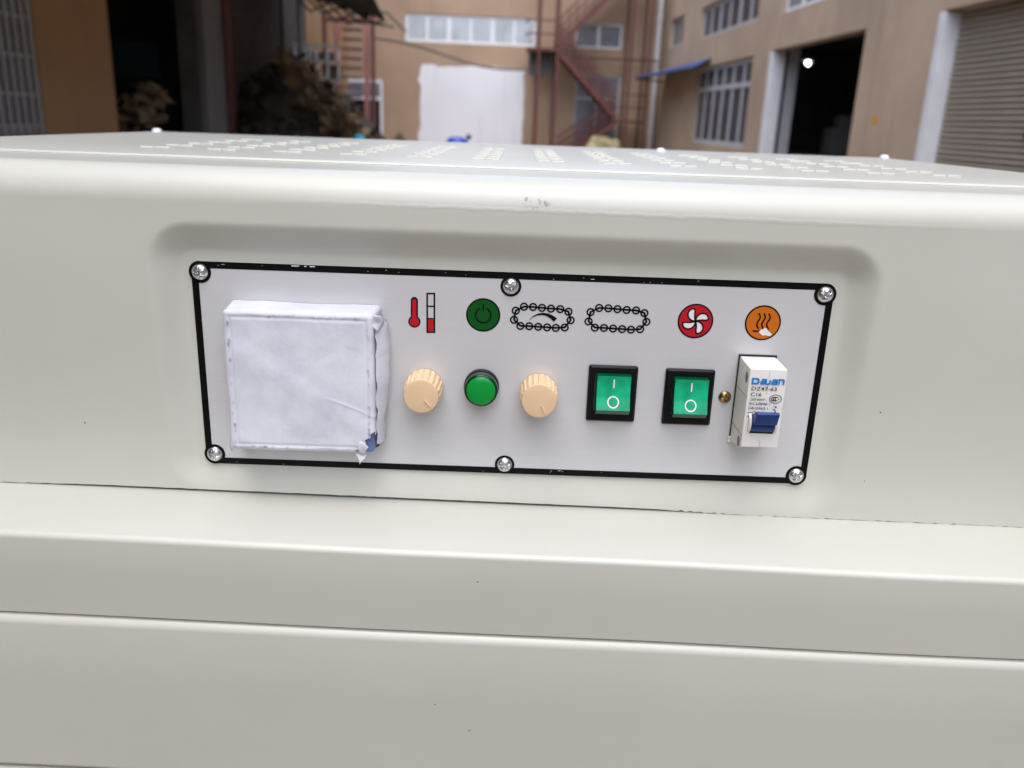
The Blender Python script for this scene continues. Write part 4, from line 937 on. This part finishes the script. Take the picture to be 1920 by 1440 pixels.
tg = b.build('toggle', M['toggle_blue'], mcb, smooth=0.6)
b = MB(); pf = [(-5.6, 20.6), (-5.2, 25.2), (0.6, 27.6), (1.6, 26.4), (-1.6, 20.2)]
k = len(pf); b.add([(x*mm, -h*mm, v*mm) for x in (-5.2, 5.2) for v, h in pf], [tuple(range(k)), tuple(range(2*k-1, k-1, -1))]+[(i, k+i, k+(i+1) % k, (i+1) % k) for i in range(k)])
b.build('toggle_lever', M['toggle_blue'], tg, bevel=0.0004, smooth=0.5)
b = MB(); b.box(-5.5*mm, 5.5*mm, -0.02012, -0.0195, -0.0112, -0.0024); b.build('toggle_slot', M['dark_hole'], mcb)
# rivet holes in the near side
for v, h in ((14.6, 15.6), (-17.2, 15.0)):
    b = MB(); n_ = 24; b.add([(-0.00865, -h*mm+0.0021*math.cos(6.28318*q/n_), v*mm+0.0026*math.sin(6.28318*q/n_)) for q in range(n_)], [tuple(range(n_))]); b.build('rivet_hole', M['grey_column'], mcb)
for v in (6.0, -13.0):
    b = MB(); b.box(-0.00868, -0.0086, -0.0195, -0.0005, v*mm, v*mm+0.0002); b.build('side_seam', M['mcb_line'], mcb)
b = MB(); b.box(-0.0091, 0.0090, -0.0006, 0.0, -0.0240, 0.0213); b.build('cutout_gap', M['dark_hole'], mcb)
for u, v, s_ in ((-8.4, -22.6, 1.2), (-6.5, -23.6, 0.9), (-8.9, -21.0, 0.7)):
    b = MB(); lump(b, (u*mm, -0.0007, v*mm), (s_*1.3*mm, 0.0006, s_*mm), u, amp=0.4); b.build('glue_blob', M['glue'], mcb, smooth=1.5)

# temperature controller wrapped in white paper
CW = 0.0345
b = MB(); b.box(-0.0335, 0.0335, -0.0150, 0.0, -0.0335, 0.0335)
ctl = b.build('temperature_controller', M['bezel_blue'], machine, bevel=0.0012, smooth=0.5); on_plate(ctl, -97.0, -2.2, 0.0003)
b = MB(); n_ = 150; nd = 34; HB = (0.0352, 0.0168, 0.0350)
def boxpt(x, y, z):
    """rounded box, slightly tapering to the front, with the paper's bulges and creases"""
    t = -y/HB[1]; k = 1.0-0.028*t
    r_ = 0.0022; I = (HB[0]-r_, HB[1]-r_, HB[2]-r_)
    q = Vector((x, y, z)); c = Vector((max(-I[0], min(I[0], x)), max(-I[1], y), max(-I[2], min(I[2], z)))); d = q-c
    if d.length > 1e-9: q = c+d.normalized()*min(d.length, r_)
    nrm = d.normalized() if d.length > 1e-9 else Vector((0, -1, 0))
    am = 0.00022*noise.noise(q*120)+0.00035*noise.noise(q*45+Vector((3, 1, 2)))
    side = 1.0 if abs(q.x) > I[0] or abs(q.z) > I[2] else 0.0
    if side: am += 0.0005*noise.noise(Vector((q.x*90, q.y*160, q.z*70)))
    # ridge folds across the front
    am += 0.00022*math.exp(-((q.z+0.0075+0.35*(q.x-0.015)+6*(q.x-0.02)**2)/0.0006)**2)*sstep(0.010, 0.016, q.x)+0.0003*math.exp(-((q.x*0.6+q.z+0.004)/0.006)**2)
    m_ = max(abs(q.x), abs(q.z)); am -= 0.00035*math.exp(-((m_-0.0318)/0.0007)**2)*(1-side)
    q = q+nrm*am; q.x = q.x*k; q.z = q.z*k+0.0003*t
    return q
def gridface(fn, nu, nv):
    o = len(b.v)
    for j in range(nv+1):
        for i in range(nu+1): b.v.append(tuple(boxpt(*fn(i/nu, j/nv))))
    for j in range(nv):
        for i in range(nu): b.f.append((o+j*(nu+1)+i, o+j*(nu+1)+i+1, o+(j+1)*(nu+1)+i+1, o+(j+1)*(nu+1)+i)); b.mi.append(0)
X, D, Z = HB
gridface(lambda u, v: (-X+2*X*u, -D, -Z+2*Z*v), n_, n_)
gridface(lambda u, v: (-X+2*X*u, -D+D*v, Z), n_, nd); gridface(lambda u, v: (-X+2*X*u, -D*v, -Z), n_, nd)
gridface(lambda u, v: (-X, -D*v, -Z+2*Z*u), n_, nd); gridface(lambda u, v: (X, -D+D*v, -Z+2*Z*u), n_, nd)
# tear at the lower right corner
keep = []
for fc in b.f:
    c = sum((Vector(b.v[i]) for i in fc), Vector())/len(fc)
    ex, ez = 0.0352-c.x, c.z+0.0350
    jg = 0.0012*noise.noise(Vector((c.x*500, c.y*300, c.z*500)))
    torn = (c.y < -0.006 and ex < 0.0100+jg*2 and ez < 0.0115+jg*2 and ex*0.8+ez < 0.0125+jg*2 and (ex < 0.0052+jg or ez < 0.0040+jg))
    keep.append(not torn)
b.f = [fc for fc, k_ in zip(b.f, keep) if k_]; b.mi = [0]*len(b.f)
wrap = b.build('paper_wrap', M['paper'], ctl, smooth=1.2)
bm = bmesh.new(); bm.from_mesh(wrap.data); bmesh.ops.remove_doubles(bm, verts=bm.verts, dist=0.00002); bmesh.ops.recalc_face_normals(bm, faces=bm.faces); bm.to_mesh(wrap.data); bm.free()
def scrap(name, pts, nrm_y, seed, amp=0.0006):
    """a loose shred of paper: fan of an outline, crumpled"""
    b = MB(); c = sum((Vector(p) for p in pts), Vector())/len(pts); rings = [1.0, 0.66, 0.33]
    k = len(pts)
    for s_ in rings:
        for p in pts:
            q = c+(Vector(p)-c)*s_; w_ = amp*noise.noise(q*300+Vector((seed, 0, 0))); b.v.append((q.x, q.y+w_, q.z+w_*0.5))
    b.v.append(tuple(c))
    b.f = [(j*k+i, j*k+(i+1) % k, (j+1)*k+(i+1) % k, (j+1)*k+i) for j in range(2) for i in range(k)]+[(2*k+i, 2*k+(i+1) % k, 3*k) for i in range(k)]; b.mi = [0]*len(b.f)
    o = b.build(name, M['paper'], ctl, smooth=1.0); md = o.modifiers.new('t', 'SOLIDIFY'); md.thickness = 0.00012
    return o
# loose fold standing off along the right-hand side, and shreds at the torn corner
b = MB(); nz_ = 44; nn = 8
for j in range(nz_+1):
    t = j/nz_; z = 0.0290-0.0590*t
    for i in range(nn+1):
        s_ = i/nn; w_ = 0.0007*noise.noise(Vector((t*9, s_*2, 4)))+0.0004*noise.noise(Vector((t*26, s_*5, 9)))
        b.v.append((0.0349+0.0050*math.sin(math.pi*min(1, s_*0.75))*(0.75+0.25*math.sin(t*5))+w_, -0.0135+0.0130*s_+w_, z+0.0006*noise.noise(Vector((s_*6, t*3, 1)))))
b.f = [(j*(nn+1)+i, j*(nn+1)+i+1, (j+1)*(nn+1)+i+1, (j+1)*(nn+1)+i) for j in range(nz_) for i in range(nn)]; b.mi = [0]*len(b.f)
b.build('loose_fold', M['paper'], ctl, smooth=1.0)
scrap('paper_shred', [(0.0255, -0.0172, -0.0300), (0.0275, -0.0176, -0.0270), (0.0296, -0.0178, -0.0278), (0.0315, -0.0180, -0.0295), (0.0300, -0.0176, -0.0320), (0.0290, -0.0165, -0.0345), (0.0268, -0.0168, -0.0330)], 0, 1)
scrap('paper_shred', [(0.0250, -0.0160, -0.0340), (0.0300, -0.0160, -0.0345), (0.0292, -0.0165, -0.0362), (0.0276, -0.0168, -0.0378), (0.0268, -0.0166, -0.0392), (0.0262, -0.0163, -0.0368)], 0, 5)
scrap('paper_shred', [(-0.0352, -0.0140, -0.0290), (-0.0340, -0.0165, -0.0300), (-0.0338, -0.0160, -0.0350), (-0.0352, -0.0140, -0.0355), (-0.0366, -0.0120, -0.0335), (-0.0360, -0.0125, -0.0310)], 0, 8)
scrap('paper_shred', [(0.0300, -0.0160, 0.0330), (0.0345, -0.0150, 0.0340), (0.0372, -0.0110, 0.0330), (0.0382, -0.0080, 0.0290), (0.0360, -0.0140, 0.0255), (0.0335, -0.0168, 0.0290)], 0, 12, 0.0012)
